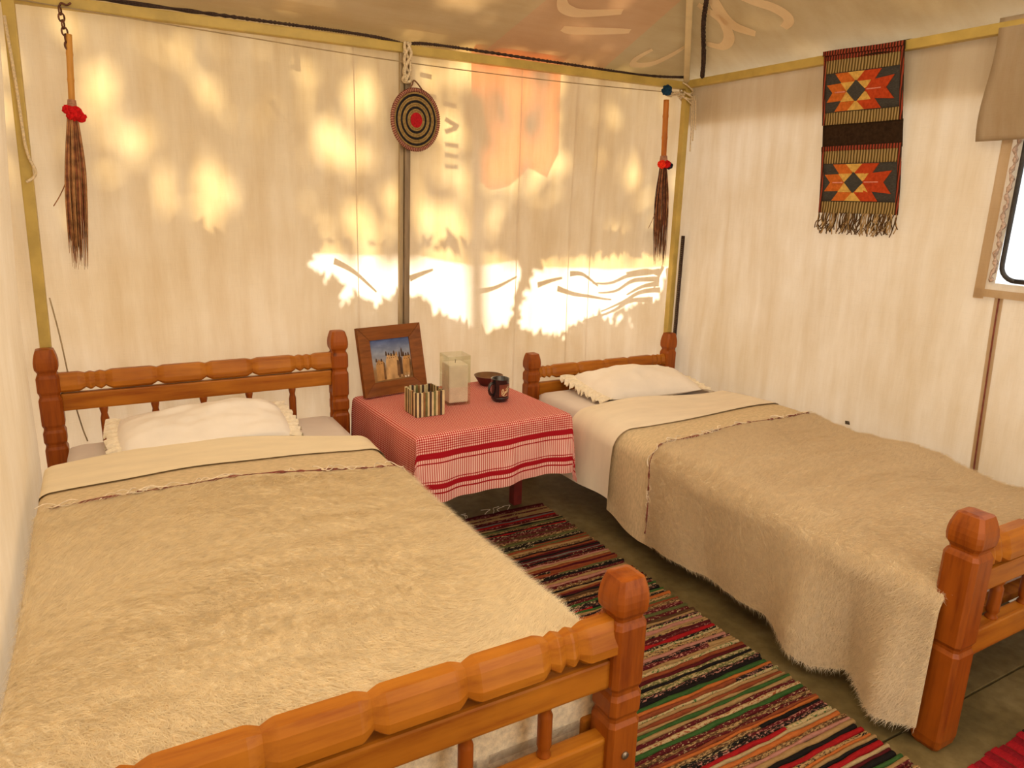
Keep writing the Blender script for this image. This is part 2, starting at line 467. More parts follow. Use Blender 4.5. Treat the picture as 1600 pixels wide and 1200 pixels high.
# outside valance of the roof over the top of the wall
yy = np.linspace(YF, YB, 60); zz = np.linspace(1.69, HE, 6)
Yv, Zv = np.meshgrid(yy, zz)
val = grid('valance', XR + 0.024 + 0.004 * np.sin(Yv * 21), Yv, Zv, FLAP, wall_right)

# window: opening with clear plastic, dark rubber rim, taped borders, rolled-up flap
win = empty('window_1', (XR, (WY0 + WY1) / 2, WZ0), 'clear plastic window in the canvas side wall with dark rim and taped border', 'window', kind='structure')
def plastic():
    m, nt, out = nmat('clear_plastic')
    f = noise_node(nt, (1, 1, 1), 9.0, 4.0)
    t = nt.nodes.new('ShaderNodeBsdfTransparent'); t.inputs[0].default_value = (0.90, 0.95, 1.0, 1)
    d = nt.nodes.new('ShaderNodeBsdfPrincipled'); d.inputs['Base Color'].default_value = (0.75, 0.80, 0.86, 1); d.inputs['Roughness'].default_value = 0.15
    r = nt.nodes.new('ShaderNodeMapRange'); r.inputs[1].default_value = 0.45; r.inputs[2].default_value = 0.8; r.inputs[3].default_value = 0.08; r.inputs[4].default_value = 0.35
    nt.links.new(f, r.inputs[0])
    mx = nt.nodes.new('ShaderNodeMixShader'); nt.links.new(r.outputs[0], mx.inputs[0])
    nt.links.new(t.outputs[0], mx.inputs[1]); nt.links.new(d.outputs[0], mx.inputs[2]); nt.links.new(mx.outputs[0], out.inputs[0])
    return m
box('pane', (XR + 0.012, (WY0 + WY1) / 2, (WZ0 + WZ1) / 2), (0.003, WY1 - WY0 + .03, WZ1 - WZ0 + .03), plastic())
bpy.data.objects['pane'].parent = win; bpy.data.objects['pane'].matrix_parent_inverse = Matrix.Translation(-Vector(win.location))
RUB = plain('dark_rubber', (0.03, 0.026, 0.026), 0.5, 0.4, 0.4, 50.0)
cr = 0.05; pts = []
for cy, cz, a0 in ((WY1 - .012 - cr, WZ0 + .012 + cr, -90), (WY1 - .012 - cr, WZ1 - cr, 0), (WY0 + .012 + cr, WZ1 - cr, 90), (WY0 + .012 + cr, WZ0 + .012 + cr, 180)):
    for k in range(7):
        a = math.radians(a0 + k * 15); pts.append((XR - 0.004, cy + cr * math.cos(a), cz + cr * math.sin(a)))
pts.append(pts[0])
keep(tube('rim', pts, 0.008, RUB, None, 8), win)
for c, s in (((XR - .018, WY1 + .038, 1.30), (.002, .034, .56)), ((XR - .018, .93, WZ0 - .034), (.002, .864, .026)),):
    y0_, y1_, z0_, z1_ = c[1] - s[1] / 2, c[1] + s[1] / 2, c[2] - s[2] / 2, c[2] + s[2] / 2
    xo = c[0] - (.004 if s[1] > .5 else 0)
    keep(mesh_obj('tape_border', [(xo, y1_, z0_), (xo, y0_, z0_), (xo, y0_, z1_), (xo, y1_, z1_)], [(0, 1, 2, 3)], TAPE), win)
zz = np.linspace(1.08, 1.58, 60)
keep(tube('frayed_edge', [(XR - .012 + .003 * math.sin(z * 170), WY1 + .008 + .004 * math.sin(z * 93), z) for z in zz], [0.006 + .003 * math.sin(z * 210) for z in zz], plain('frayed_grey', (0.48, 0.36, 0.30), .9, .1, .4, 160.0, (1, 1, 1), .6), None, 6), win)
yy = np.linspace(0.44, 1.425, 40); tt = np.linspace(0, 1, 22)
Yf, Tf = np.meshgrid(yy, tt)
Zf = 1.905 - 0.37 * Tf; Xf = XR - 0.035 - 0.022 * np.sin(Tf * math.pi) - 0.006 * np.sin(Yf * 17) * Tf
o = grid('rolled_flap', Xf, Yf - .012 * np.sin(Tf * 5) * (Yf > 1.3), Zf, FLAP)
sm = o.modifiers.new('thick', 'SOLIDIFY'); sm.thickness = 0.012; sm.offset = 1
keep(o, win)

# ------------------------------------------------------------------ setting: left wall (loose canvas, hangs in over the bed edge)
us = np.linspace(YF, 2.77, 90); vs = np.linspace(0.02, HE + .06, 60)
Ug, Vg = np.meshgrid(us, vs)
def sst(a, b, x): t = np.clip((x - a) / (b - a), 0, 1); return t * t * (3 - 2 * t)
nzl = Noise(6, 10, 2, 7)
Xl = -0.245 + 0.055 * sst(0.75, 1.95, Vg) * sst(1.6, 2.7, Ug) - 0.10 * (1 - sst(0.5, 1.5, Ug)) + 0.004 * nzl(Ug, Vg) - .012 * sst(.5, 0, Vg)
wall_left = grid('wall_left', Xl, Ug, Vg, CANVAS_L)
tag(wall_left, 'plain cream canvas side wall beside the left bed', 'wall', kind='structure')
us2 = np.linspace(0, 1, 8); U2, V2 = np.meshgrid(us2, vs)
Xe = Xl[:, -1:] + (-0.34 - Xl[:, -1:]) * U2; Ye = 2.77 + 0.16 * U2
grid('wall_return', Xe - .01 * np.sin(U2 * 3.14), Ye, V2, CANVAS_L, wall_left)

# ------------------------------------------------------------------ setting: front wall behind the viewer, with an open doorway
us = np.linspace(XL - .06, XR, 60); vs = np.linspace(0, HE, 30); Ug, Vg = np.meshgrid(us, vs)
mk = ~((Ug[:-1, :-1] > .75) & (Ug[:-1, :-1] < 1.65) & (Vg[:-1, :-1] < 1.7))
wall_front = grid('wall_front', Ug, YF + .006 * nzl(Ug, Vg), Vg, CANVAS_L, mask=mk)
tag(wall_front, 'cream canvas front wall of the tent with the open doorway', 'wall', kind='structure')

# ------------------------------------------------------------------ setting: roof (printed cloth seen from below)
ceil = empty('ceiling', (APEX.x, APEX.y, HE), 'sloping tan roof cloth with faint printed lettering showing through', 'ceiling', kind='structure')
cA, cB, cC, cD = Vector((XL - .06, YB, HE)), Vector((XR, YB, HE)), Vector((XR, YF, HE)), Vector((XL - .06, YF, HE))
def roof_piece(name, pts, mat, off=0.0, nrm=None, parent=ceil):
    V = [Vector(p) + (nrm * off if nrm else Vector()) for p in pts]
    o = mesh_obj(name, V, [tuple(range(len(V)))], mat)
    if parent: keep(o, parent)
    return o
nb = (cB - cA).cross(APEX - cA).normalized(); nb = nb if nb.z > 0 else -nb
nr = (cC - cB).cross(APEX - cB).normalized(); nr = nr if nr.z > 0 else -nr
e1a, e2a = cA.lerp(cB, (1.47 - cA.x) / (cB.x - cA.x)), cA.lerp(cB, (2.09 - cA.x) / (cB.x - cA.x))
h1 = cB.lerp(APEX, 0.46)
m1 = cA.lerp(APEX, 0.0); top1 = Vector((1.66, 0, 0))
def on_back(x, y):  # point of the back roof plane
    z = HE - (nb.x * (x - cA.x) + nb.y * (y - cA.y)) / nb.z
    return Vector((x, y, z))
pk1, pk2 = on_back(1.80, 2.15), on_back(2.23, 2.50)
roof_piece('roof_panel', [cA, e1a, pk1, APEX], ROOF)
roof_piece('roof_panel', [e1a, e2a, on_back(2.185, 2.49), on_back(1.97, 2.23), pk1], ROOF_PINK)
hipq = lambda t: cB.lerp(APEX, t)
roof_piece('roof_panel', [e2a, cB, hipq(.62), on_back(1.97, 2.23), on_back(2.185, 2.49)], ROOF_GREY)
roof_piece('roof_panel', [pk1, on_back(1.97, 2.23), hipq(.62), APEX], ROOF_PINK)
roof_piece('roof_panel', [cB, cC, APEX], ROOF_GREY)
roof_piece('roof_panel', [cC, cD, APEX], ROOF_TOPLIGHT)
roof_piece('roof_panel', [cD, cA, APEX], ROOF_TOPLIGHT)
def ribbon(name, pts, w, nrm, mat, parent, off):
    P = smooth_line(pts, 8); V, F = [], []
    n = len(P)
    for i, p in enumerate(P):
        t = (P[min(i + 1, n - 1)] - P[max(i - 1, 0)]).normalized(); s = nrm.cross(t).normalized()
        ww = w * (0.35 + 0.65 * math.sin(math.pi * (0.12 + 0.76 * i / (n - 1))))
        V += [p + s * ww / 2 + nrm * off, p - s * ww / 2 + nrm * off]
    F = [(2 * i, 2 * i + 1, 2 * i + 3, 2 * i + 2) for i in range(n - 1)]
    return keep(mesh_obj(name, V, F, mat), parent)
for pts, nn, w in (
    ([(1.64, 2.56), (1.672, 2.61), (1.711, 2.633), (1.786, 2.636), (1.957, 2.597)], nb, .05),
    ([(1.747, 2.719), (1.826, 2.718), (2.066, 2.678)], nb, .045),
    ([(2.253, 2.75), (2.213, 2.81), (2.23, 2.844), (2.319, 2.824), (2.379, 2.759), (2.407, 2.701)], nb, .035)):
    ribbon('printed_stroke', [on_back(x, y) for x, y in pts], w, nn, ROOF_PRINT, ceil, -0.004)
def on_right(x, y):
    return Vector((x, y, HE - (nr.x * (x - cB.x) + nr.y * (y - cB.y)) / nr.z))
for pts, w in (
    ([(2.20, 2.36), (2.254, 2.384), (2.331, 2.400), (2.387, 2.383), (2.439, 2.319)], .06),
    ([(2.25, 2.47), (2.335, 2.426), (2.396, 2.435), (2.442, 2.471), (2.463, 2.531), (2.432, 2.593)], .05),
    ([(2.25, 2.27), (2.298, 2.223), (2.344, 2.161), (2.390, 2.130), (2.422, 2.139), (2.442, 2.179)], .05)):
    ribbon('printed_stroke', [on_right(x, y) for x, y in pts], w, nr, ROOF_PRINT, ceil, -0.004)

# ------------------------------------------------------------------ tent frame: painted metal poles
tf = empty('tent_frame', (1.1, 2.87, 0), 'yellow painted metal tent frame of square poles and eave beams', 'tent frame')
def bar(name, a, b, w, mat, h=None, bevel=0.004):
    a, b = Vector(a), Vector(b); d = b - a; L = d.length
    q = d.to_track_quat('Z', 'Y').to_matrix()
    bm = bmesh.new(); bm_box(bm, (0, 0, 0), (w, h or w, L), bevel)
    bmesh.ops.rotate(bm, verts=bm.verts, cent=(0, 0, 0), matrix=q); bmesh.ops.translate(bm, verts=bm.verts, vec=(a + b) / 2)
    return keep(bm_obj(name, bm, mat), tf)
bar('corner_pole', (-0.212, 2.868, 0), (-0.172, 2.868, 1.90), .034, YELLOW)
bar('corner_pole', (2.592, 2.868, 0), (2.585, 2.868, 1.87), .032, YELLOW)
bar('eave_beam', (-0.20, 2.872, 1.862), (1.105, 2.872, 1.866), .034, YELLOW)
bar('eave_beam', (1.125, 2.872, 1.862), (2.575, 2.872, 1.868), .034, YELLOW)
bar('eave_beam', (2.585, 2.85, 1.874), (2.585, YF, 1.880), .034, YELLOW)
bar('hip_pole', cB + Vector((-.03, -.03, -.012)), APEX + Vector((0, 0, -.04)), .028, YELLOW_PALE)
bar('centre_pole', (1.100, 2.872, 0), (1.128, 2.872, 1.85), .024, POLE)
bar('centre_pole', (1.076, 2.876, 0), (1.104, 2.876, 1.85), .018, plain('brown_metal_light', (.36, .27, .15), .45, .5, .2, 12.0, (4, 4, .5)))

def braid(name, pts, r, label):
    P = smooth_line(pts, 40); parts = []
    for ph in (0, math.pi):
        q = []
        s = 0
        for i, p in enumerate(P):
            s += (p - P[i - 1]).length if i else 0
            a = s * 300 + ph; q.append(p + Vector((0, math.cos(a) * r * .5, math.sin(a) * r * .5)))
        parts.append(tube_data(q, r * .72, 5))
    return tag(mesh_obj(name, *join_data(parts), BRAID, smooth=True), label, 'cord')
braid('braided_cord', [(-.18, 2.868, 1.888), (.5, 2.868, 1.892), (.95, 2.866, 1.893), (1.11, 2.866, 1.879)], .006, 'dark braided cord along the eave left of the round woven mat')
braid('braided_cord', [(1.12, 2.866, 1.879), (1.25, 2.866, 1.894), (1.8, 2.868, 1.892), (2.3, 2.868, 1.890), (2.56, 2.862, 1.905)], .006, 'dark braided cord along the eave above the right headboard')
braid('braided_cord', [tuple(cB.lerp(APEX, t) + Vector((.012, -.085 - .01 * math.sin(t * 20), -.03))) for t in (.045, .12, .24, .36, .48, .6)], .011, 'thick dark braided cord beside the pale sloping roof pole')

# zip at the corner
zp = empty('zip', (2.603, 2.84, .2), 'black zip fastener hanging down the corner beside the right headboard', 'zip')
keep(bm_obj('zip_tape', (lambda b: (bm_box(b, (2.606, 2.828, .66), (.006, .022, .98), .001), b)[1])(bmesh.new()), BRAID), zp)
tp = []
for k in range(96):
    b = bmesh.new(); bm_box(b, (2.601, 2.828, .19 + k * .0099), (.006, .012, .005)); b.verts.ensure_lookup_table()
    tp.append(([v.co.copy() for v in b.verts], [[v.index for v in f.verts] for f in b.faces])); b.free()
keep(tag(mesh_obj('zip_teeth', *join_data(tp), plain('zip_metal', (.10, .07, .05), .4, .5)), kind='stuff'), zp)

# strings and ropes
tag(tube('string_line', smooth_line([(-.19, 2.85, 1.853), (.4, 2.85, 1.832), (1.1, 2.85, 1.812), (1.8, 2.85, 1.812), (2.40, 2.85, 1.825), (2.57, 2.85, 1.835)], 10), .0022, STRING, seg=5),
    'thin grey string stretched across the back wall below the eave', 'string')
tag(tube('cotton_cord', smooth_line([(-.186, 2.842, 1.80), (-.179, 2.84, 1.609), (-.175, 2.838, 1.419), (-.158, 2.835, 1.342), (-.186, 2.835, 1.312)], 10), .0045, ROPE, seg=6),
    'white cotton cord hanging down the corner pole by the left wall', 'cord')
tag(tube('jute_twine', smooth_line([(-.165, 2.84, .94), (-.150, 2.85, .80), (-.135, 2.85, .60), (-.12, 2.86, .48), (-.108, 2.86, .42)], 8), .0025, STRING, seg=5),
    'thin frayed twine dangling behind the left headboard', 'twine')
rt = empty('rope_tie', (2.58, 2.86, 1.82), 'knotted cotton rope tying the poles together in the upper corner', 'rope')
g = random.Random(3)
for k in range(6):
    a0 = g.uniform(0, 6); pts = [(2.578 + .034 * math.cos(a0 + t * .9), 2.862 + .030 * math.sin(a0 + t * .9), 1.80 + .012 * k + .02 * math.sin(t + k)) for t in range(8)]
    keep(tube('coil', smooth_line(pts, 6), .004, ROPE, seg=5), rt)
for k in range(7):
    x0, x1 = 2.42 + .02 * g.random(), 2.555
    pts = [(x0 + (x1 - x0) * t / 4, 2.845 + g.uniform(-.004, .004), 1.818 + g.uniform(-.014, .014)) for t in range(5)]
    keep(tube('loose_strand', smooth_line(pts, 5), .0026, ROPE, seg=5), rt)
for k in range(3):
    keep(tube('hanging_end', smooth_line([(2.59, 2.83 - .012 * k, 1.82), (2.594, 2.825 - .014 * k, 1.70), (2.596, 2.82 - .012 * k, 1.56 + .05 * k)], 6), .003, ROPE, seg=5), rt)
wt = empty('cloth_tie', (1.115, 2.85, 1.75), 'twisted white cloth tie knotted round the centre pole above the round mat', 'tie')
for k in range(4):
    pts = [(1.118 + .014 * math.sin(k * 2 + t * .8), 2.846 + .006 * math.cos(k + t), 1.885 - .145 * t / 8) for t in range(9)]
    keep(tube('twist', smooth_line(pts, 4), .006, ROPE, seg=6), wt)
keep(tube('knot', [(1.115 + .016 * math.cos(a), 2.846 + .008 * math.sin(2 * a), 1.752 + .012 * math.sin(a)) for a in np.linspace(0, 6.28, 20)], .0065, ROPE, seg=6), wt)

# ------------------------------------------------------------------ beds
def post(name, prof, w, x, y, mat, parent, d=None):
    """chamfered square post; prof = [(z, relative width)]"""
    d = d or w; V, F = [], []
    c = .24
    sec = [(1, 1 - c), (1 - c, 1), (-1 + c, 1), (-1, 1 - c), (-1, -1 + c), (-1 + c, -1), (1 - c, -1), (1, -1 + c)]
    for z, k in prof:
        for a, b in sec: V.append((x + a * w / 2 * k, y + b * d / 2 * k, z))
    n = len(prof)
    for i in range(n - 1):
        for k in range(8): F.append((i * 8 + k, i * 8 + (k + 1) % 8, (i + 1) * 8 + (k + 1) % 8, (i + 1) * 8 + k))
    F.append(tuple(range(8))[::-1]); F.append(tuple((n - 1) * 8 + k for k in range(8)))
    return keep(mesh_obj(name, V, F, mat), parent)

def post_profile(h, bulb=.085, notches=(), foot=True):
    P = [(0.0, .72), (.012, .90), (.035, 1.0)] if foot else [(0, 1.0)]
    nb_ = h - bulb
    zs = sorted(notches)
    for z in zs:
        P += [(z - .014, 1.0), (z - .004, .88), (z + .004, .88), (z + .014, 1.0)]
    P += [(nb_ - .014, 1.0), (nb_ - .004, .90), (nb_, .80), (nb_ + .006, .82)]
    for t in (.2, .35, .5, .65, .8, .9, .97, 1.0):
        P.append((nb_ + bulb * t, .62 + .42 * math.sin(math.pi * (.22 + .70 * t)) if t < 1 else .45))
    return P

def carved_rail(name, x0, x1, y, z, h, d, notches, mat, parent):
    """rail with a chamfered section pinched at the carved notches"""
    xs = {x0, x1}
    for n in notches:
        for o in (-.022, -.017, -.012, -.008, -.004, 0.0, .004, .008, .012, .017, .022): xs.add(n + o)
    for x in np.linspace(x0, x1, 24): xs.add(float(x))
    xs = sorted(x for x in xs if x0 <= x <= x1)
    sec = [(1, -.25), (.72, .62), (.42, 1), (-.42, 1), (-.72, .62), (-1, -.25), (-1, -.72), (-.6, -1), (.6, -1), (1, -.72)]
    V, F = [], []; m = len(sec)
    for x in xs:
        dn = min((abs(x - n) for n in notches), default=1)
        k = 1 - .34 * max(0, 1 - dn / .022) ** 1.3
        for a, b in sec: V.append((x, y + a * d / 2 * k, z + b * h / 2 * (k * .5 + .5 if b > 0 else k)))
    for i in range(len(xs) - 1):
        for j in range(m): F.append((i * m + j, (i + 1) * m + j, (i + 1) * m + (j + 1) % m, i * m + (j + 1) % m))
    F.append(tuple(range(m))); F.append(tuple((len(xs) - 1) * m + j for j in range(m))[::-1])
    return keep(mesh_obj(name, V, F, mat), parent)

def spindle(x, y, z0, z1, r, parent):
    n = 14; pr = []
    for i in range(n + 1):
        t = i / n; k = 1.0
        if abs(t - .16) < .05 or abs(t - .84) < .05: k = .72
        pr.append((x, y, z0 + (z1 - z0) * t, r * k))
    V, F = tube_data([p[:3] for p in pr], [p[3] for p in pr], 10)
    return keep(mesh_obj('spindle', V, F, WOOD_Z, smooth=True), parent)

def rail(name, x0, x1, y, z, h, d, mat, parent):
    return keep(box(name, ((x0 + x1) / 2, y, z), (x1 - x0, d, h), mat, None, .006), parent)

# left bed
lb = empty('bed_frame', (.29, 1.9, 0), 'orange pine bed frame with carved rails, beside the plain left canvas wall', 'bed', 'carved pine beds')
LX0, LX1, LYH, LYF = -.198, .795, 2.812, .940
for x in (LX0, LX1):
    post('head_post', post_profile(.775, .085, (.50, .44, .615)), .068, x, LYH, WOOD_Z, lb)
    post('foot_post', post_profile(.632, .085, (.335, .395)), .074, x - (.062 if x < 0 else 0), LYF, WOOD_Z, lb)
ln = [.297 + .163 * k for k in range(-2, 3)]
ln += [ln[-1] + .032, ln[-1] + .061, ln[0] - .032, ln[0] - .061]
carved_rail('head_rail', LX0 + .03, LX1 - .03, LYH, .655, .066, .050, ln, WOOD_X, lb)
rail('head_slat', LX0 + .03, LX1 - .03, LYH, .586, .062, .030, WOOD_X, lb)
rail('head_slat', LX0 + .03, LX1 - .03, LYH, .30, .070, .032, WOOD_X, lb)
for k in range(6): spindle(-.045 + .163 * k, LYH, .325, .565, .014, lb)
carved_rail('foot_rail', LX0 - .025, LX1 - .03, LYF, .512, .072, .066, ln, WOOD_X, lb)
rail('foot_slat', LX0 - .025, LX1 - .03, LYF - .002, .436, .062, .034, WOOD_X, lb)
rail('foot_slat', LX0 - .025, LX1 - .03, LYF - .002, .252, .085, .036, WOOD_X, lb)
for k in range(6): spindle(-.19 + .163 * k + .005, LYF, .290, .410, .014, lb)
for x in (LX0 + .032, LX1 - .034): keep(box('side_rail', (x, (LYH + LYF) / 2, .255), (.034, LYH - LYF - .07, .09), WOOD_Y, None, .005), lb)
keep(box('bed_base', ((LX0 + LX1) / 2, (LYH + LYF) / 2, .285), (LX1 - LX0 - .10, LYH - LYF - .09, .02), WOOD_Y), lb)
BOLT = plain('bolt_metal', (.25, .2, .15), .4, .5, metal=.8)
keep(tube('bolt', [(LX1, LYF - .036, .255), (LX1, LYF - .041, .255)], .008, BOLT, None, 10), lb)

# right bed
rb = empty('bed_frame', (2.12, 1.8, 0), 'orange pine bed frame with round-topped posts, beside the canvas wall with the kilim', 'bed', 'carved pine beds')
RX0, RX1, RYH, RYF = 1.712, 2.548, 2.805, .800
post('head_post', post_profile(.612, .085, (.47,)), .066, RX0, RYH, WOOD_Z, rb)
post('head_post', post_profile(.655, .090, (.45,)), .066, RX1, RYH, WOOD_Z, rb)
for x in (RX0, RX1): post('foot_post', post_profile(.628, .092, (.285,)), .082, x, RYF, WOOD_Z, rb)
rn = [2.13 + .155 * k for k in range(-2, 3)]
rn += [rn[-1] + .03, rn[-1] + .057, rn[0] - .03, rn[0] - .057]
carved_rail('head_rail', RX0 + .03, RX1 - .03, RYH, .515, .060, .050, rn, WOOD_X, rb)
rail('head_slat', RX0 + .03, RX1 - .03, RYH, .435, .062, .030, WOOD_X, rb)
rail('head_slat', RX0 + .03, RX1 - .03, RYH, .27, .070, .030, WOOD_X, rb)
for k in range(5): spindle(1.82 + .155 * k, RYH, .30, .41, .014, rb)
carved_rail('foot_rail', RX0 + .03, RX1 - .03, RYF, .518, .078, .066, rn, WOOD_X, rb)
rail('foot_slat', RX0 + .03, RX1 - .03, RYF, .440, .060, .034, WOOD_X, rb)
rail('foot_slat', RX0 + .03, RX1 - .03, RYF, .268, .072, .036, WOOD_X, rb)
for k in range(5): spindle(1.885 + .155 * k, RYF, .300, .415, .015, rb)
for x in (RX0, RX1): keep(box('side_rail', (x, (RYH + RYF) / 2, .255), (.034, RYH - RYF - .07, .09), WOOD_Y, None, .005), rb)
keep(box('bed_base', ((RX0 + RX1) / 2, (RYH + RYF) / 2, .285), (RX1 - RX0 - .04, RYH - RYF - .09, .02), WOOD_Y), rb)
for z in (.17, .265): keep(tube('bolt', [(RX0 + .042, RYF, z), (RX0 + .047, RYF, z)], .008, BOLT, None, 10), rb)

# ------------------------------------------------------------------ mattresses and bedding
def mattress(x0, x1, y0, y1, z0, z1, label):
    bm = bmesh.new(); bm_box(bm, ((x0 + x1) / 2, (y0 + y1) / 2, (z0 + z1) / 2), (x1 - x0, y1 - y0, z1 - z0), .045)
    es = [e for e in bm.edges]
    o = bm_obj('mattress', bm, MATT, None, True)
    return tag(o, label, 'mattress')
mattress(LX0 + .03, LX1 - .045, LYF + .065, LYH - .045, .298, .452, 'white sheeted mattress on the bed beside the left canvas wall')
mattress(RX0 + .0, RX1 - .02, RYF + .06, RYH - .045, .298, .438, 'white sheeted mattress on the bed beside the kilim wall')

def arc_edge(s, r):
    """distance s past the edge -> (outward, down)"""
    q = r * math.pi / 2; s = np.maximum(s, 0)
    a = np.minimum(s, q) / r
    return r * np.sin(a), r * (1 - np.cos(a)) + np.maximum(s - q, 0)

_nf = Noise(99, 18, 28, 90)
def drape(name, x_in, x_out, flip, top, y0f, y1f, nu, nv, hem, mat, nz, amp=.006, r=.05, foot=None, wave=None, back_drop=.05, off=0.0, parent=None, crown=.012, fuzz=0.0):
    """cloth over a bed. x_in: top edge on the aisle side, x_out: on the wall side; flip=+1 aisle side at larger x.
    y0f / y1f: head-side and foot-side ends as functions of u (0 wall .. 1 hem); hem(y): height of the aisle hem."""
    W = abs(x_in - x_out)
    u = np.linspace(0, 1, nu); v = np.linspace(0, 1, nv)
    Ug, Vg = np.meshgrid(u, v)
    # across: wall roll (back_drop) | top W | aisle drop
    y_head = y0f(Ug); y_foot = y1f(Ug)
    Lf = 0
    if foot is not None: Lf = foot[1]
    along = y_head - y_foot + Lf
    t = Vg * along
    yb = y_head - np.minimum(t, y_head - y_foot)
    if foot is not None:
        of, df = arc_edge(t - (y_head - y_foot), foot[0]); yb = yb - of
    else: df = 0
    dropmax = top - hem(yb)
    total = back_drop + W + dropmax + r * (math.pi / 2 - 1)
    s = Ug * total - back_drop
    o1, d1 = arc_edge(-s, .04)
    o2, d2 = arc_edge(s - W, r + off)
    xx = np.clip(s, 0, W)
    side = np.clip((d2 - r) / .25, 0, 1)
    X = x_out + flip * (xx + o2 - np.minimum(o1, .03))
    if wave is not None: X = X + flip * wave(yb, side)
    Z = top + off + amp * nz(X * 1.2, yb * 1.9) + fuzz * _nf(X * .45, yb * 1.3) + crown * np.sin(np.pi * np.clip(s / W, 0, 1)) - np.minimum(d1, back_drop) - d2 - np.minimum(df, np.maximum(.36 - d2, 0))
    return grid(name, X, yb, Z, mat, parent)

def pile(base, n, length, width, mat, seed, parent, flow=(-.2, -1.0)):
    """short brushed wool fibres lying on a blanket"""
    me = base.data
    co = np.empty(len(me.vertices) * 3); me.vertices.foreach_get('co', co); co = co.reshape(-1, 3)
    no = np.empty(len(me.vertices) * 3); me.vertices.foreach_get('normal', no); no = no.reshape(-1, 3)
    q = np.empty(len(me.loops), dtype=np.int32); me.loops.foreach_get('vertex_index', q); q = q.reshape(-1, 4)
    g = np.random.default_rng(seed)
    e1 = co[q[:, 1]] - co[q[:, 0]]; e2 = co[q[:, 3]] - co[q[:, 0]]
    ar = np.linalg.norm(np.cross(e1, e2), axis=1)
    fi = g.choice(len(q), n, p=ar / ar.sum()); a, b = g.random((2, n, 1))
    bil = lambda A: (A[q[fi, 0]] * (1 - a) * (1 - b) + A[q[fi, 1]] * a * (1 - b) + A[q[fi, 2]] * a * b + A[q[fi, 3]] * (1 - a) * b)
    p = bil(co); nn = bil(no); nn /= np.linalg.norm(nn, axis=1, keepdims=True)
    nn *= np.where((nn[:, 2:3] < -.2), -1, 1)
    fn = Noise(seed + 5, 10, 3, 18); ang = fn(p[:, 0], p[:, 1]) * .55 + g.normal(0, .45, n)
    base_d = np.array([flow[0], flow[1], 0.0])
    wz = np.clip((.9 - np.abs(nn[:, 2:3])) / .7, 0, 1)
    d = np.tile(base_d, (n, 1)) * (1 - wz) + np.array([0, -.35, -1.0]) * wz
    ca, sa = np.cos(ang)[:, None], np.sin(ang)[:, None]
    d = d - nn * (d * nn).sum(1, keepdims=True); d /= np.linalg.norm(d, axis=1, keepdims=True) + 1e-9
    w = np.cross(nn, d); d2 = d * ca + w * sa; w2 = np.cross(nn, d2)
    L = length * g.uniform(.5, 1.3, (n, 1)); lift = g.uniform(.05, .45, (n, 1))
    p0 = p + nn * .001
    tip = p0 + d2 * L * np.sqrt(1 - lift ** 2 * .8) + nn * L * lift
    V = np.concatenate([p0 - w2 * width / 2, p0 + w2 * width / 2, tip], 1).reshape(-1, 3)
    me2 = bpy.data.meshes.new('wool_pile')
    me2.vertices.add(3 * n); me2.vertices.foreach_set('co', V.ravel())
    me2.loops.add(3 * n); me2.loops.foreach_set('vertex_index', np.arange(3 * n, dtype=np.int32))
    me2.polygons.add(n); me2.polygons.foreach_set('loop_start', np.arange(0, 3 * n, 3, dtype=np.int32))
    me2.update(calc_edges=True); me2.materials.append(mat)
    o = bpy.data.objects.new('wool_pile', me2); COL.objects.link(o); o.parent = parent; o['kind'] = 'stuff'
    return o

def fringe_trim(base_pts, parent, seed, n=16):
    """dark red woven edge with loose white threads"""
    P = smooth_line(base_pts, 10)
    tube('trim_edge', [p + Vector((0, 0, .004)) for p in P], [.0016 + .0034 * max(0, math.sin(i * .31 + math.sin(i * .13) * 2)) for i in range(len(P))], TRIM_RED, parent, 6)
    g = random.Random(seed); parts = []
    for k in range(n):
        i = g.randrange(4, len(P) - 4); p = P[i]; t = (P[i + 2] - P[i - 2]).normalized()
        L = g.uniform(.03, .09); a = g.uniform(0, 6)
        q = [p + t * L * (j / 5 - .5) + Vector((0, 0.013 * math.sin(a + j * 1.3), .010 + .004 * math.sin(a * 2 + j))) for j in range(6)]
        parts.append(tube_data(smooth_line(q, 3), .0016, 4))
    tag(mesh_obj('loose_threads', *join_data(parts), THREAD, parent, True), kind='stuff')

# left bed: x_out at the wall, aisle side at larger x
nl, nl2 = Noise(11, 14, 2.5, 11), Noise(12, 14, 4, 18)
LT = .462
hemL = lambda y: .16 + .015 * np.sin(y * 9) + 0 * y
waveL = lambda y, s: s * (.012 * np.sin(y * 13) + .006 * np.sin(y * 29))
one = lambda c, a=0, b=0: (lambda u: c + a * u + b * np.sin(u * 3.1))
bl = drape('wool_blanket', .735, -.185, 1, LT, lambda u: 2.06 - .10 * np.clip(u - .70, 0, 1) + .008 * np.sin(u * 17), lambda u: 1.035 + 0 * u, 150, 150, hemL, WOOL, nl, .009, .055, (.05, .26), waveL, .05, .013, fuzz=.0014)
tag(bl, 'cream brushed wool blanket spread over the bed beside the left wall', 'blanket')
pile(bl, 170000, .030, .0013, PILE1, 21, bl, (.95, -.35))
fb = drape('folded_band', .735, -.185, 1, LT, lambda u: 2.30 + 0 * u, lambda u: 2.02 - .10 * np.clip(u - .70, 0, 1), 120, 20, hemL, FELT, nl, .009, .055, None, waveL, .05, .004)
fb.parent = bl
cv = bl.data.vertices
row = [cv[j].co.copy() for j in range(6, 128, 5)]
fringe_trim(row, bl, 5, 22)
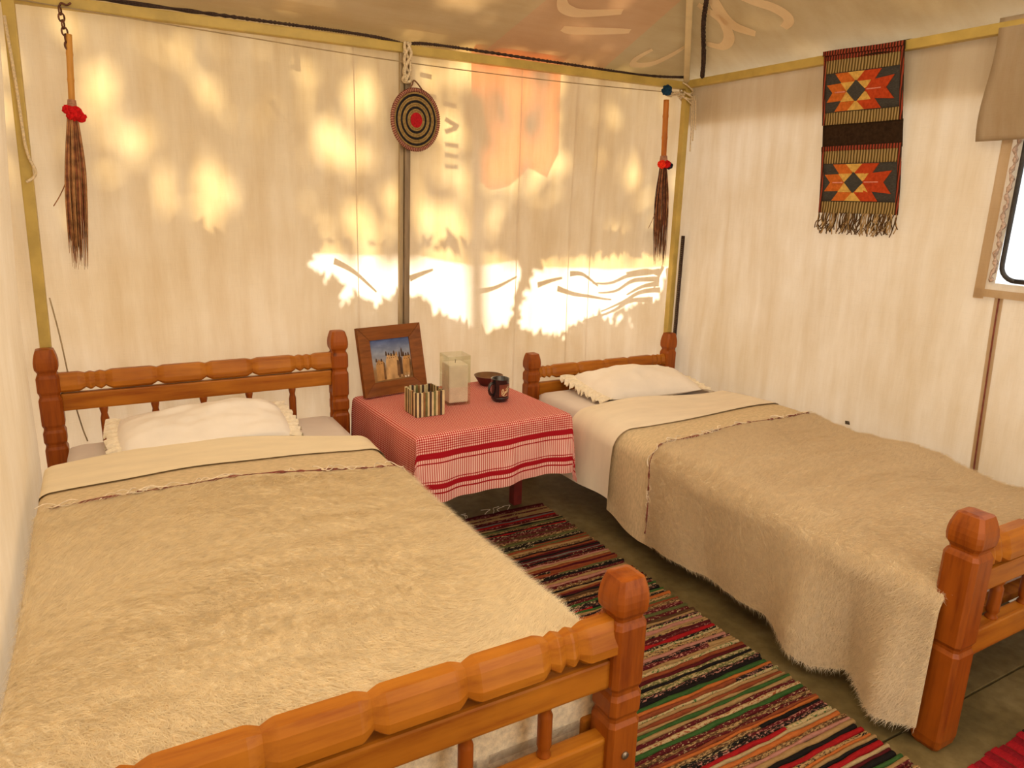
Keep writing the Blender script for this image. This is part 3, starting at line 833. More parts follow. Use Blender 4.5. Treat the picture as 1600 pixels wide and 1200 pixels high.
sh = drape('top_sheet', .735, -.185, 1, LT, lambda u: 2.46 + .05 * np.sin(u * 5) - .02, lambda u: 2.20 + .09 * u - .12 * np.clip(u - .72, 0, 1) + .004 * np.sin(u * 23), 120, 28, lambda y: .25 + 0 * y, SHEET, nl, .009, .055, None, waveL, .05, .011)
tag(sh, 'cream top sheet folded back over the blanket on the left-wall bed', 'sheet')

# right bed: aisle side at smaller x
RT = .448
_hy = [.80, .84, .90, .97, 1.04, 1.11, 1.29, 1.56, 1.90, 2.14, 2.30, 2.6]
_hz = [.05, .042, .034, .042, .066, .040, .085, .083, .062, .090, .112, .12]
hemR = lambda y: np.interp(y, _hy, _hz)
def waveR(y, s):
    return s * (.012 * np.sin(y * 11 + .6) + .006 * np.sin(y * 23) + .048 * np.exp(-((y - .90) / .055) ** 2) - .02 * np.exp(-((y - 1.03) / .03) ** 2)
                + .03 * np.exp(-((y - 1.17) / .06) ** 2))
nrz = Noise(14, 14, 2.5, 11)
br = drape('wool_blanket', 1.735, 2.515, -1, RT, lambda u: 1.865 - .02 * np.clip(u - .6, 0, 1) + .005 * np.sin(u * 19), lambda u: .845 - .035 * np.clip((u - .66) / .06, 0, 1), 190, 150, hemR, WOOL2, nrz, .009, .07, None, waveR, .05, .012, fuzz=.0018)
tag(br, 'tan brushed wool blanket hanging to the floor from the kilim-wall bed', 'blanket')
pile(br, 150000, .022, .0011, PILE2, 31, br, (.9, -.5))
fb = drape('folded_band', 1.735, 2.515, -1, RT, lambda u: 2.13 + 0 * u, lambda u: 1.82 + 0 * u, 150, 30, hemR, FELT, nrz, .009, .07, None, waveR, .05, .004)
fb.parent = br
cv = br.data.vertices
fringe_trim([cv[j].co.copy() for j in range(10, 188, 6)], br, 6, 26)
sr = drape('top_sheet', 1.735, 2.515, -1, RT, lambda u: 2.37 - .03 * np.sin(u * 4) + .03 * np.clip(u - .7, 0, 1), lambda u: 2.05 + .01 * np.sin(u * 9) + .11 * np.clip(u - .66, 0, 1), 140, 30,
           lambda y: .150 + .02 * (y - 2.2), SHEET2, nrz, .010, .07, None, lambda y, s: waveR(y, s) + .010 + .012 * s, .05, .011)
tag(sr, 'cream top sheet folded back and hanging down the side of the kilim-wall bed', 'sheet')

def pillow(name, c, sx, sy, sz, tilt, rz, label, seed, frill):
    root = empty(name, c, label, 'pillow', 'white frilled pillows', rotz=rz)
    n = 40; u = np.linspace(-1, 1, n); U, V = np.meshgrid(u, u)
    nz = Noise(seed, 14, 2.5, 9)
    prof = np.maximum(1 - np.abs(U) ** 3.2, 0) ** .55 * np.maximum(1 - np.abs(V) ** 2.6, 0) ** .6
    ct, st_ = math.cos(tilt), math.sin(tilt)
    Vs, Fs = [], []
    for sgn in (1, -1):
        x = U * sx / 2 * (1 - .05 * V ** 2); y = V * sy / 2 * (1 - .06 * U ** 2)
        z = sgn * prof * sz / 2 * (1 if sgn > 0 else .55) + (.006 * nz(U, V) + .003 * nz(U * 3, V * 3)) * prof
        y2, z2 = y * ct - z * st_, y * st_ + z * ct
        o = len(Vs); Vs += list(np.stack([x, y2, z2], -1).reshape(-1, 3))
        for i in range(n - 1):
            for j in range(n - 1):
                a = o + i * n + j; f = (a, a + 1, a + n + 1, a + n); Fs.append(f if sgn > 0 else f[::-1])
    mesh_obj('pillow_case', Vs, Fs, PILLOW, root, True)
    for s in (-1, 1):
        v = np.linspace(-1, 1, 240); w = np.linspace(0, 1, 7); Vv, Ww = np.meshgrid(v, w)
        x = s * (sx / 2 * (1 - .05 * Vv ** 2) - .008 + frill * Ww); y = Vv * sy / 2 * (.97 + .10 * Ww)
        z = (.011 * np.sin(Vv * 31 + s + 2 * np.sin(Vv * 5)) + .005 * np.sin(Vv * 67)) * Ww - .016 * Ww ** 2 + .004; x = x + s * .006 * np.sin(Vv * 23) * Ww
        y2, z2 = y * ct - z * st_, y * st_ + z * ct
        grid('frill', x, y2, z2, LACE, root)
    return root
pillow('pillow', (.262, 2.610, .494), .55, .29, .130, math.radians(11), math.radians(2), 'white pillow with frilled ends on the bed beside the left wall', 41, .045)
pillow('pillow', (2.160, 2.575, .477), .54, .36, .130, math.radians(5), math.radians(-3), 'white pillow with frilled ends on the bed beside the kilim wall', 43, .065)

# ------------------------------------------------------------------ bedside table and cloth
TC, TR, TH = Vector((1.200, 2.515)), math.radians(3.0), .495
tb = empty('side_table', (TC.x, TC.y, 0), 'dark red wooden side table under the checked cloth between the beds', 'table', rotz=TR)
box('table_top', (0, 0, TH - .016), (.645, .585, .024), TABLE_RED, tb, .003)
for sx_, sy_ in ((-1, .012), (1, .012), (-1, .26), (1, .26)):
    box('leg', (sx_ * .292, sy_, (TH - .026) / 2), (.042, .042, TH - .026), TABLE_RED, tb, .004)
for sy_ in (-1, 1): box('apron', (0, .1275 + sy_ * .1325, TH - .055), (.542, .02, .05), TABLE_RED, tb)
for sx_ in (-1, 1): box('apron', (sx_ * .292, .1275, TH - .055), (.02, .223, .05), TABLE_RED, tb)

def cloth_mat():
    m, nt, out = nmat('checked_cloth')
    uvn = nt.nodes.new('ShaderNodeUVMap'); uvn.uv_map = 'UVMap'
    sep = nt.nodes.new('ShaderNodeSeparateXYZ'); nt.links.new(uvn.outputs[0], sep.inputs[0])
    def stripes(sock, period, duty):
        a = nt.nodes.new('ShaderNodeMath'); a.operation = 'DIVIDE'; nt.links.new(sock, a.inputs[0]); a.inputs[1].default_value = period
        b = nt.nodes.new('ShaderNodeMath'); b.operation = 'FRACT'; nt.links.new(a.outputs[0], b.inputs[0])
        c = nt.nodes.new('ShaderNodeMath'); c.operation = 'LESS_THAN'; nt.links.new(b.outputs[0], c.inputs[0]); c.inputs[1].default_value = duty
        return c.outputs[0]
    su = stripes(sep.outputs[0], .0085, .52)
    sv = stripes(sep.outputs[1], .0085, .52)
    # v: distance from the front hem. bands only within the hanging border
    mr = nt.nodes.new('ShaderNodeMapRange'); mr.inputs[1].default_value = 0; mr.inputs[2].default_value = .30; nt.links.new(sep.outputs[1], mr.inputs[0])
    D = .30
    band = ramp(nt, mr.outputs[0], [(0, (0, 0, 0)), (.032 / D, (1, 1, 1)), (.038 / D, (0, 0, 0)), (.050 / D, (1, 1, 1)), (.068 / D, (0, 0, 0)), (.074 / D, (1, 1, 1)), (.078 / D, (0, 0, 0)),
                                    (.140 / D, (1, 1, 1)), (.145 / D, (0, 0, 0)), (.158 / D, (1, 1, 1)), (.180 / D, (0, 0, 0))], 'CONSTANT')
    chk = ramp(nt, mr.outputs[0], [(0, (0, 0, 0)), (.182 / D, (1, 1, 1))], 'CONSTANT')
    # check weave value = (su + sv) / 2 in the field, su/2 in the border; bands override
    s1 = nt.nodes.new('ShaderNodeMath'); s1.operation = 'MULTIPLY'; nt.links.new(sv, s1.inputs[0]); nt.links.new(chk, s1.inputs[1])
    s2 = nt.nodes.new('ShaderNodeMath'); s2.operation = 'ADD'; nt.links.new(su, s2.inputs[0]); nt.links.new(s1.outputs[0], s2.inputs[1])
    s3 = nt.nodes.new('ShaderNodeMath'); s3.operation = 'MULTIPLY'; nt.links.new(s2.outputs[0], s3.inputs[0]); s3.inputs[1].default_value = .5
    s4 = nt.nodes.new('ShaderNodeMath'); s4.operation = 'MAXIMUM'; nt.links.new(s3.outputs[0], s4.inputs[0]); nt.links.new(band, s4.inputs[1])
    c = ramp(nt, s4.outputs[0], [(0, (.84, .58, .50)), (.5, (.58, .14, .12)), (1, (.36, .010, .018))])
    bsdf(nt, out, c, .9, bump(nt, s4.outputs[0], .15, .002), .05)
    return m
HA, HB, DR = .336, .306, .235
na, nb2 = 110, 100
aa = np.linspace(-HA - .20, HA + .215, na); bb = np.linspace(-HB - DR, HB + .06, nb2)
Ag, Bg = np.meshgrid(aa, bb)
def fold(t, h, r=.018):
    e = np.maximum(np.abs(t) - (h - r), 0); o, d = arc_edge(e, r)
    return np.sign(t) * (np.minimum(np.abs(t), h - r) + o), d
xa, da = fold(Ag, HA); yb_, db = fold(Bg, HB)
mn, mxx = np.minimum(da, db), np.maximum(da, db)
ruf = np.clip(mxx / .2, 0, 1)
X = xa + np.sign(Ag) * (.06 * mn) + np.sign(Ag) * ruf * (da >= db) * (.004 + .007 * np.sin(Bg * 26))
Y = yb_ + np.sign(Bg) * (.10 * mn) + np.sign(Bg) * ruf * (db > da) * (.012 + .011 * np.sin(Ag * 21 + 1) + .005 * np.sin(Ag * 47))
Z = TH + .0035 - mxx * (1 - .03 * np.sin(Ag * 9)) - .15 * mn
uvs = np.stack([Ag - aa[0], Bg - bb[0]], -1).reshape(-1, 2)
clo = grid('tablecloth', X, Y, Z, cloth_mat(), uv=uvs)
clo.location = (TC.x, TC.y, 0); clo.rotation_euler = (0, 0, TR)
tag(clo, 'red and white checked cotton cloth draped over the side table', 'tablecloth')
TZ = TH + .0045

# picture frame leaning back on the wall
pf = empty('picture_frame', (1.020, 2.764, TZ + .002), 'brown wooden picture frame with a painted village scene, leaning on the back wall', 'picture frame')
lean = math.radians(-13); pz = Matrix.Rotation(math.radians(11), 4, 'Z') @ Matrix.Rotation(lean, 4, 'X')
def pl(o):
    o.parent = pf; o.matrix_local = pz; return o
W_, Hh, fw = .300, .285, .056
for q in ([(-W_/2, 0), (W_/2, 0), (W_/2-fw, fw), (-W_/2+fw, fw)], [(-W_/2, Hh), (-W_/2+fw, Hh-fw), (W_/2-fw, Hh-fw), (W_/2, Hh)],
          [(-W_/2, 0), (-W_/2+fw, fw), (-W_/2+fw, Hh-fw), (-W_/2, Hh)], [(W_/2, 0), (W_/2, Hh), (W_/2-fw, Hh-fw), (W_/2-fw, fw)]):
    V = []
    cx, cz = sum(p[0] for p in q) / 4, sum(p[1] for p in q) / 4
    q = [(cx + (x - cx) * .997, cz + (z - cz) * .990) for x, z in q]
    inner = lambda x, z: abs(x) < W_/2 - fw + .002 and fw - .003 < z < Hh - fw + .003
    for x, z in q: V.append((x, -.012 if inner(x, z) else -.020, z))
    for x, z in q: V.append((x, 0, z))
    pl(mesh_obj('frame_side', V, [(0, 1, 2, 3), (7, 6, 5, 4), (0, 4, 5, 1), (1, 5, 6, 2), (2, 6, 7, 3), (3, 7, 4, 0)], WOOD_FRAME))
def sky_paint():
    m, nt, out = nmat('painted_sky')
    tc = nt.nodes.new('ShaderNodeTexCoord'); sp = nt.nodes.new('ShaderNodeSeparateXYZ'); nt.links.new(tc.outputs['Object'], sp.inputs[0])
    mr = nt.nodes.new('ShaderNodeMapRange'); mr.inputs[1].default_value = fw; mr.inputs[2].default_value = Hh - fw; nt.links.new(sp.outputs[2], mr.inputs[0])
    c = ramp(nt, mr.outputs[0], [(0, (.26, .14, .05)), (.28, (.30, .19, .09)), (.42, (.34, .33, .34)), (.70, (.24, .29, .42)), (1, (.055, .10, .30))])
    cl = ramp(nt, noise_node(nt, (1, 1, 1.6), 22.0, 4.0), [(.4, (.75, .75, .75)), (.7, (1.25, 1.2, 1.1))])
    bsdf(nt, out, mixc(nt, c, cl, 1.0), .5, None, .3)
    return m
iw, ih = W_/2 - fw + .004, Hh/2 - fw + .004
pt = pl(mesh_obj('painting', [(-iw, -.006, Hh/2-ih), (iw, -.006, Hh/2-ih), (iw, -.006, Hh/2+ih), (-iw, -.006, Hh/2+ih)], [(0, 1, 2, 3)], sky_paint()))
OCH = plain('paint_ochre', (.42, .23, .08), .6, .3, .35, 40.0, (1, 1, .5)); OCH2 = plain('paint_ochre_light', (.52, .33, .15), .6, .3, .3, 40.0, (1, 1, .5))
DKP = plain('paint_umber', (.07, .035, .018), .6, .3, .4, 60.0)
def paint(poly, mat, dy):
    s = lambda p: (-iw + 2 * iw * p[0], -.006 - dy, Hh/2 - ih + 2 * ih * p[1])
    o = mesh_obj('brush_shape', [s(p) for p in poly], [tuple(range(len(poly)))], mat); o.parent = pt; return o
paint([(.10, .05), (.32, .05), (.30, .45), (.28, .50), (.14, .50), (.11, .40)], OCH, .0006)
paint([(.32, .05), (.68, .05), (.68, .50), (.62, .62), (.40, .62), (.36, .50)], OCH2, .0008)
paint([(.74, .10), (.97, .12), (.97, .56), (.80, .56), (.76, .45)], OCH, .0006)
paint([(.68, .08), (.74, .08), (.75, .52), (.66, .55)], DKP, .0010)
for x, z, h in ((.13, .50, .07), (.19, .50, .04), (.25, .50, .05), (.38, .62, .09), (.44, .62, .05), (.50, .60, .06), (.57, .60, .11), (.63, .60, .07), (.70, .55, .12), (.76, .56, .20), (.80, .56, .10), (.86, .56, .06), (.92, .56, .07)):
    paint([(x - .022, z - .02), (x + .022, z - .02), (x + .015, z + h * .7), (x, z + h), (x - .015, z + h * .7)], DKP if (x * 50) % 2 < 1.3 else OCH, .0012)
for x, z in ((.40, .54), (.45, .53), (.50, .54), (.55, .53), (.60, .54), (.15, .43), (.20, .42), (.25, .43), (.82, .48), (.87, .47), (.92, .48)): paint([(x - .009, z), (x + .009, z), (x + .009, z + .018), (x - .009, z + .018)], DKP, .0014)
for x0, x1 in ((.27, .32), (.60, .68), (.91, .97)): paint([(x0, .06), (x1, .06), (x1, .44), (x0 + .02, .48)], plain('paint_shade', (.16, .08, .03), .6, .3, .4, 60.0), .0013)
for x, z in ((.60, .08), (.70, .10), (.80, .12), (.87, .12)): paint([(x - .03, z - .03), (x + .03, z - .03), (x + .02, z + .03), (x - .02, z + .03)], OCH2, .0016)
for x, z in ((.79, .07), (.86, .07)): paint([(x - .02, z - .02), (x + .02, z - .02), (x + .02, z + .02), (x - .02, z + .02)], plain('paint_white', (.7, .66, .55), .6), .0018)

# box of glued sticks
bx_ = empty('stick_box', (1.026, 2.462, TZ), 'square open box of dark and pale upright sticks on the checked cloth', 'box', rotz=math.radians(1))
SB, SH = .112, .098
STK = [plain('stick_cream', (.62, .50, .28), .5, .4, .15, 30.0), plain('stick_dark', (.055, .03, .02), .5, .4, .3, 30.0), plain('stick_brown', (.24, .11, .035), .5, .4, .3, 30.0), plain('stick_green', (.16, .15, .05), .5, .4, .3, 30.0)]
seq = [0, 1, 0, 2, 3, 0, 1, 0, 3, 0, 2, 1, 0]
g = random.Random(9)
for side in range(4):
    a = math.pi / 2 * side
    for k in range(13):
        w = SB / 13; t = -SB / 2 + w * (k + .5)
        px_, py_ = t, -SB / 2
        R_ = Matrix.Rotation(a, 3, 'Z')
        p = R_ @ Vector((px_, py_, 0))
        h = SH * g.uniform(.95, 1.0)
        box('stick', (p.x, p.y, h / 2), (w * .94 if side % 2 == 0 else .006, .006 if side % 2 == 0 else w * .94, h), STK[seq[(k + side * 5) % 13]], bx_, .001)
box('box_base', (0, 0, .004), (SB - .008, SB - .008, .006), STK[2], bx_)

# glass holder with a pale candle
gv = empty('glass_candle_holder', (1.193, 2.545, TZ), 'square clear glass holder with a pale wax candle, on the checked cloth', 'candle holder', rotz=math.radians(-3))
def glass():
    m, nt, out = nmat('clear_glass')
    p = nt.nodes.new('ShaderNodeBsdfGlossy'); p.inputs['Roughness'].default_value = .04; p.inputs['Color'].default_value = (.95, .97, .93, 1)
    t = nt.nodes.new('ShaderNodeBsdfTransparent'); t.inputs[0].default_value = (.95, .96, .92, 1)
    f = noise_node(nt, (1, 1, 1), 5.0)
    r = nt.nodes.new('ShaderNodeMapRange'); r.inputs[3].default_value = .86; r.inputs[4].default_value = .92; nt.links.new(f, r.inputs[0])
    mx = nt.nodes.new('ShaderNodeMixShader'); nt.links.new(r.outputs[0], mx.inputs[0])
    nt.links.new(p.outputs[0], mx.inputs[1]); nt.links.new(t.outputs[0], mx.inputs[2]); nt.links.new(mx.outputs[0], out.inputs[0])
    return m
GL = glass(); GS, GH = .094, .200
for c, s in (((0, -GS/2, GH/2), (GS, .003, GH)), ((0, GS/2, GH/2), (GS, .003, GH)), ((-GS/2, 0, GH/2), (.003, GS-.004, GH)), ((GS/2, 0, GH/2), (.003, GS-.004, GH))):
    box('glass_pane', c, s, GL, gv)
box('glass_base', (0, 0, .004), (GS - .004, GS - .004, .008), GL, gv)
WAX = plain('pale_wax', (.80, .71, .62), .5, .4, .10, 22.0)
box('candle', (0, 0, .008 + .078), (GS - .012, GS - .012, .156), WAX, gv, .006)
tube('wick', [(0, 0, .163), (.002, 0, .178)], .0014, DKP, gv, 6)

# wooden bowl
bw = empty('wooden_bowl', (1.452, 2.745, TZ), 'small dark brown wooden bowl behind the mug', 'bowl')
BWL = plain('bowl_wood', (.085, .016, .011), .4, .4, .3, 20.0); BWI = plain('bowl_inside', (.16, .075, .028), .5, .3, .3, 20.0)
V, F = lathe_data([(.0001, 0), (.036, 0), (.040, .004), (.050, .020), (.063, .040), (.065, .044)], 36)
mesh_obj('bowl_body', V, F, BWL, bw, True)
V, F = lathe_data([(.065, .044), (.060, .044), (.050, .026), (.034, .014), (.0001, .012)], 36)
mesh_obj('bowl_inside', V, F, BWI, bw, True)

# mug
mg = empty('coffee_mug', (1.372, 2.492, TZ), 'black ceramic mug with a red panel and cream script on the checked cloth', 'mug', rotz=math.radians(0))
MUG = plain('mug_black', (.010, .006, .008), .18, .5, .2, 10.0, coat=.5); MUGR = plain('mug_red', (.17, .028, .010), .3, .5, .45, 45.0, (1, 1, .7), coat=.4)
MR, MH = .037, .096
V, F = lathe_data([(.0001, 0), (.028, 0), (.031, .003), (MR, .012), (MR, .018), (MR - .001, .020), (MR, .022), (MR, MH - .004), (MR + .0015, MH - .001), (MR, MH), (MR - .003, MH - .002), (MR - .0035, .010), (.0001, .008)], 40)
mesh_obj('mug_body', V, F, MUG, mg, True)
def on_mug(a, z, off=.0006):
    a = math.radians(a); return Vector(((MR + off) * math.cos(a), (MR + off) * math.sin(a), z))
# the mug faces the camera at about -116 degrees; the handle is on the left-hand side
V = []; F = []
n = 24
for i in range(n + 1):
    a = -122 + 92 * i / n; V += [on_mug(a, .026), on_mug(a, .076)]
F = [(2 * i, 2 * i + 2, 2 * i + 3, 2 * i + 1) for i in range(n)]
mesh_obj('red_panel', V, F, MUGR, mg, True)
CRM = plain('mug_cream', (.66, .52, .30), .4, .4, .1)
def script(pts, r=.0013):
    tube('script_stroke', smooth_line([on_mug(a, z, .0012) for a, z in pts], 6), r, CRM, mg, 5)
script([(-104, .040), (-97, .044), (-98, .056), (-105, .052), (-106, .036), (-98, .033), (-90, .040)], .0019)
script([(-92, .044), (-86, .046), (-90, .034), (-94, .030), (-90, .038), (-82, .042), (-80, .048), (-84, .046), (-80, .040), (-74, .046), (-70, .060), (-73, .050), (-68, .045), (-62, .054), (-56, .058)], .0013)
script([(-84, .056), (-72, .060), (-60, .066)], .0009)
script([(-100, .030), (-86, .027), (-70, .032)], .0008)
hp = [Vector((math.cos(math.radians(195)), math.sin(math.radians(195)), 0)) * r_ + Vector((0, 0, z)) for r_, z in ((MR - .002, .078), (MR + .012, .080), (MR + .022, .068), (MR + .023, .050), (MR + .015, .034), (MR - .002, .028))]
tube('handle', smooth_line(hp, 6), .0055, MUG, mg, 10)

# ------------------------------------------------------------------ hanging things on the back wall
def broom(name, top, bot, hand_r, bind_t, label, mat_h, mat_f, poms, seed, spread, group):
    top, bot = Vector(top), Vector(bot); d = bot - top
    root = empty(name, top, label, 'whisk', group)
    at = lambda t, o=(0, 0, 0): d * t + Vector(o)
    pts = []; rad = []
    for i in range(25):
        t = bind_t * i / 24; pts.append(at(t)); rad.append(hand_r * (1.12 if i in (6, 14) else 1.0))
    tube('handle', pts, rad, mat_h, root, 12)
    g = random.Random(seed); parts = []
    for k in range(96):
        a = g.uniform(0, 6.28); r0 = hand_r * 1.25 * math.sqrt(g.random()); r1 = spread * math.sqrt(g.random()); L = g.uniform(.86, 1.0) if g.random() < .8 else g.uniform(.72, .9)
        p0 = at(bind_t - .02, (r0 * math.cos(a), r0 * math.sin(a) * .6, 0)); p3 = at(L, (r1 * math.cos(a) + g.uniform(-.006, .006), r1 * math.sin(a) * .4, 0))
        pm = p0.lerp(p3, .5) + Vector((r1 * math.cos(a) * .45, 0, 0))
        parts.append(tube_data(smooth_line([p0, pm, p3], 4), [.0019] * 6 + [.0014, .0010, .0004], 4))
    p0 = at(bind_t + .2); parts.append(tube_data(smooth_line([p0, p0 + Vector((-.045, 0, -.10)), p0 + Vector((-.075, -.004, -.15))], 4), .0016, 4))
    for q, m in enumerate(mat_f): tag(mesh_obj('bristles', *join_data(parts[q::len(mat_f)]), m, root, True), kind='stuff')
    for off, r, m in poms:
        bm = bmesh.new(); bmesh.ops.create_icosphere(bm, subdivisions=3, radius=r)
        for v in bm.verts: v.co *= 1 + g.uniform(-.16, .16)
        bmesh.ops.translate(bm, verts=bm.verts, vec=at(bind_t, off)); bm_obj('pompom', bm, m, root)
    tube('binding', [at(bind_t - .05), at(bind_t + .01)], [hand_r * 1.25, hand_r * 1.7], RIM, root, 12)
    return root
b1 = broom('fibre_whisk', (-.022, 2.852, 1.770), (-.068, 2.852, 1.030), .0095, .315, 'whisk with pale bamboo handle and red pompom hung by a chain near the left corner', BAMBOO, (FIBRE, FIBRE3, FIBRE2),
           [((.004, -.012, -.004), .024, POM_RED), ((.022, -.004, -.014), .016, POM_RED), ((-.014, -.006, .006), .014, POM_RED)], 5, .030, 'fibre whisks on the back wall')
for k in range(6):
    c = Vector((-.016 + .002 * k, -.004, .066 - .020 * k)); a0 = k % 2
    ring = [c + Vector((.008 * math.cos(a) * (1 if a0 else .4), .008 * math.cos(a) * (.3 if a0 else 1), .013 * math.sin(a))) for a in np.linspace(0, 6.283, 13)]
    tube('chain_link', ring, .0028, CHAIN, b1, 6)
tube('hook', smooth_line([(-.016, -.004, .078), (-.010, -.004, .088), (.004, -.004, .084), (.016, -.004, .092)], 5), .003, CHAIN, b1, 6)
b2 = broom('fibre_whisk', (2.438, 2.842, 1.790), (2.470, 2.842, 1.000), .0135, .375, 'whisk with orange bamboo handle and red, black and blue pompoms near the right corner', BAMBOO2, (FIBRE2, FIBRE, FIBRE4),
           [((-.020, -.012, -.002), .020, POM_ORANGE), ((.006, -.018, 0), .018, POM_RED), ((.030, -.010, -.006), .017, POM_BLACK)], 6, .042, 'fibre whisks on the back wall')
bm = bmesh.new(); bmesh.ops.create_icosphere(bm, subdivisions=3, radius=.024)
for v in bm.verts: v.co *= 1 + random.uniform(-.15, .15)
bmesh.ops.translate(bm, verts=bm.verts, vec=(-.008, -.008, .040)); bm_obj('blue_pompom', bm, POM_BLUE, b2)

# coiled round mat
mat_ = empty('woven_mat', (1.148, 2.838, 1.600), 'round coiled basketwork mat with black rings and red centre on the centre pole', 'woven mat')
Rm = Matrix.Rotation(math.radians(14), 4, 'Z') @ Matrix.Rotation(math.radians(3), 4, 'X')
def on_mat(o): o.parent = mat_; o.matrix_local = Rm; return o
def ring(rr, tr, y=0, seg=56): return tube_data([(rr * math.cos(a), y, rr * math.sin(a)) for a in np.linspace(0, 2 * math.pi, seg)], tr, 8)
on_mat(mesh_obj('centre', *tube_data([(0, .004, 0), (0, -.005, 0)], .0285, 30), REDC))
cols = [TAN, TAN, BLACKC, TAN, TAN, BLACKC, TAN, TAN, BLACKC, TAN]
for k, c in enumerate(cols):
    rr = .0310 + k * .0078
    on_mat(mesh_obj('coil', *ring(rr, .0052 if c is BLACKC else .0044), c, smooth=True))
on_mat(mesh_obj('rim', *ring(.112, .0072), RIM, smooth=True))
parts = []
for k in range(84):
    a = 2 * math.pi * k / 84; c = Vector((.112 * math.cos(a), 0, .112 * math.sin(a))); e = Vector((math.cos(a), 0, math.sin(a))); t = Vector((-math.sin(a), 0, math.cos(a)))
    parts.append(tube_data([c + (e * math.cos(b) + Vector((0, 1, 0)) * math.sin(b)) * .0078 + t * (.0012 * b) for b in np.linspace(0, 6.28, 9)], .0016, 4))
on_mat(tag(mesh_obj('rim_wrapping', *join_data(parts), RIMD, smooth=True), kind='stuff'))
on_mat(tube('hanging_loop', smooth_line([(-.040, -.002, .108), (-.020, .002, .130), (-.012, .004, .146), (.004, .002, .138), (.030, -.002, .112)], 6), .003, plain('loop_string', (.20, .10, .06), .9, .1)))

# kilim on the right wall
kl = empty('kilim_hanging', (XR - .028, 1.86, 1.90), 'narrow woven kilim with two star motifs and a fringe hung over the side eave beam', 'wall hanging')
KX = -.020
def kpt(s, z, off=0):
    """s 0..1 across (towards the camera), z below the beam -> local coordinates"""
    bulge = .006 * math.sin(z * 9) + .004 * math.sin(s * 7) - .016 * min(1, z / .25)
    return (KX - .012 - bulge - off, (.175 - .335 * s + .03) - .055 * (z / .64) - .01 * (z / .64) * s, -z - .012 * s * math.exp(-z * 8))
def kpatch(name, s0, s1, z0, z1, mat, off=0, n=10, m=6):
    V = []; F = []
    for i in range(m + 1):
        for j in range(n + 1): V.append(kpt(s0 + (s1 - s0) * j / n, z0 + (z1 - z0) * i / m, off))
    for i in range(m):
        for j in range(n): a = i * (n + 1) + j; F.append((a, a + 1, a + n + 2, a + n + 1))
    o = mesh_obj(name, V, F, mat, kl, True)
    sm = o.modifiers.new('thick', 'SOLIDIFY'); sm.thickness = .004; sm.offset = 0
    return o
def kpoly(pts, mat, off, parent):
    V = [kpt(s, z, off) for s, z in pts]
    # thin: front face plus skirt so that the woven figure stands proud
    B_ = [kpt(s, z, 0) for s, z in pts]; n = len(pts)
    F = [tuple(range(n))] + [(i, (i + 1) % n, n + (i + 1) % n, n + i) for i in range(n)]
    return mesh_obj('woven_figure', V + B_, F, mat, parent)
for (a, h0) in ((.030, 0), (.368, 1)):
    kpatch('binding_edge', 0, 1, a - .012, a + .006, K_BIND, .003)
    kpatch('ribbed_band', .0, 1, a, a + .054, K_RIB, .001)
    f = kpatch('motif_field', 0, 1, a + .054, a + .200, K_GREY, 0, 12, 8)
    kpatch('ribbed_band', .0, 1, a + .200, a + .245, K_RIB, .001)
    for s0, s1 in ((0, .035), (.965, 1)): kpatch('binding_edge', s0, s1, a, a + .245, K_BIND, .002, 2, 12)
    z0, H_ = a + .057, .140
    q = lambda L: [(s, z0 + H_ * t) for s, t in L]
    c = .44
    for L, m, o in (
        ([(.17, .0), (.40, .0), (c, .5), (.26, .27)], K_ORANGE, .004), ([(.26, .27), (c, .5), (.14, .5), (.06, .28)], K_ORANGE, .004), ([(.74, .0), (.46, .0), (c, .5), (.66, .25)], K_RED, .004), ([(.66, .25), (c, .5), (.80, .5), (.90, .20)], K_RED, .004),
        ([(.17, 1), (.40, 1), (c, .5), (.26, .73)], K_ORANGE, .004), ([(.26, .73), (c, .5), (.14, .5), (.06, .74)], K_ORANGE, .004), ([(.74, 1), (.46, 1), (c, .5), (.66, .74)], K_RED, .004), ([(.66, .74), (c, .5), (.80, .5), (.90, .80)], K_RED, .004),
        ([(.34, .0), (.54, .0), (c, .26)], K_YELLOW, .0055), ([(.34, 1), (.54, 1), (c, .74)], K_YELLOW, .0055),
        ([(.25, .26), (.42, .26), (.33, .50)], K_YELLOW, .0055), ([(.25, .76), (.42, .76), (.33, .50)], K_YELLOW, .0055),
        ([(.62, .26), (.46, .26), (.55, .50)], K_YELLOW, .0055), ([(.62, .76), (.46, .76), (.55, .50)], K_YELLOW, .0055),
        ([(c, .22), (.56, .50), (c, .78), (.33, .50)], K_GREY, .007),
        ([(.57, .475), (.74, .475), (.74, .505), (.57, .505)], K_PINK, .007), ([(.18, .485), (.31, .485), (.31, .515), (.18, .515)], K_PINK, .007)):
        kpoly(q(L), m, o, f)
kpatch('dark_band', 0, 1, .272, .370, K_BROWN, -.003)
kpatch('dark_band', 0, 1, -.002, .03, K_BROWN, -.001)
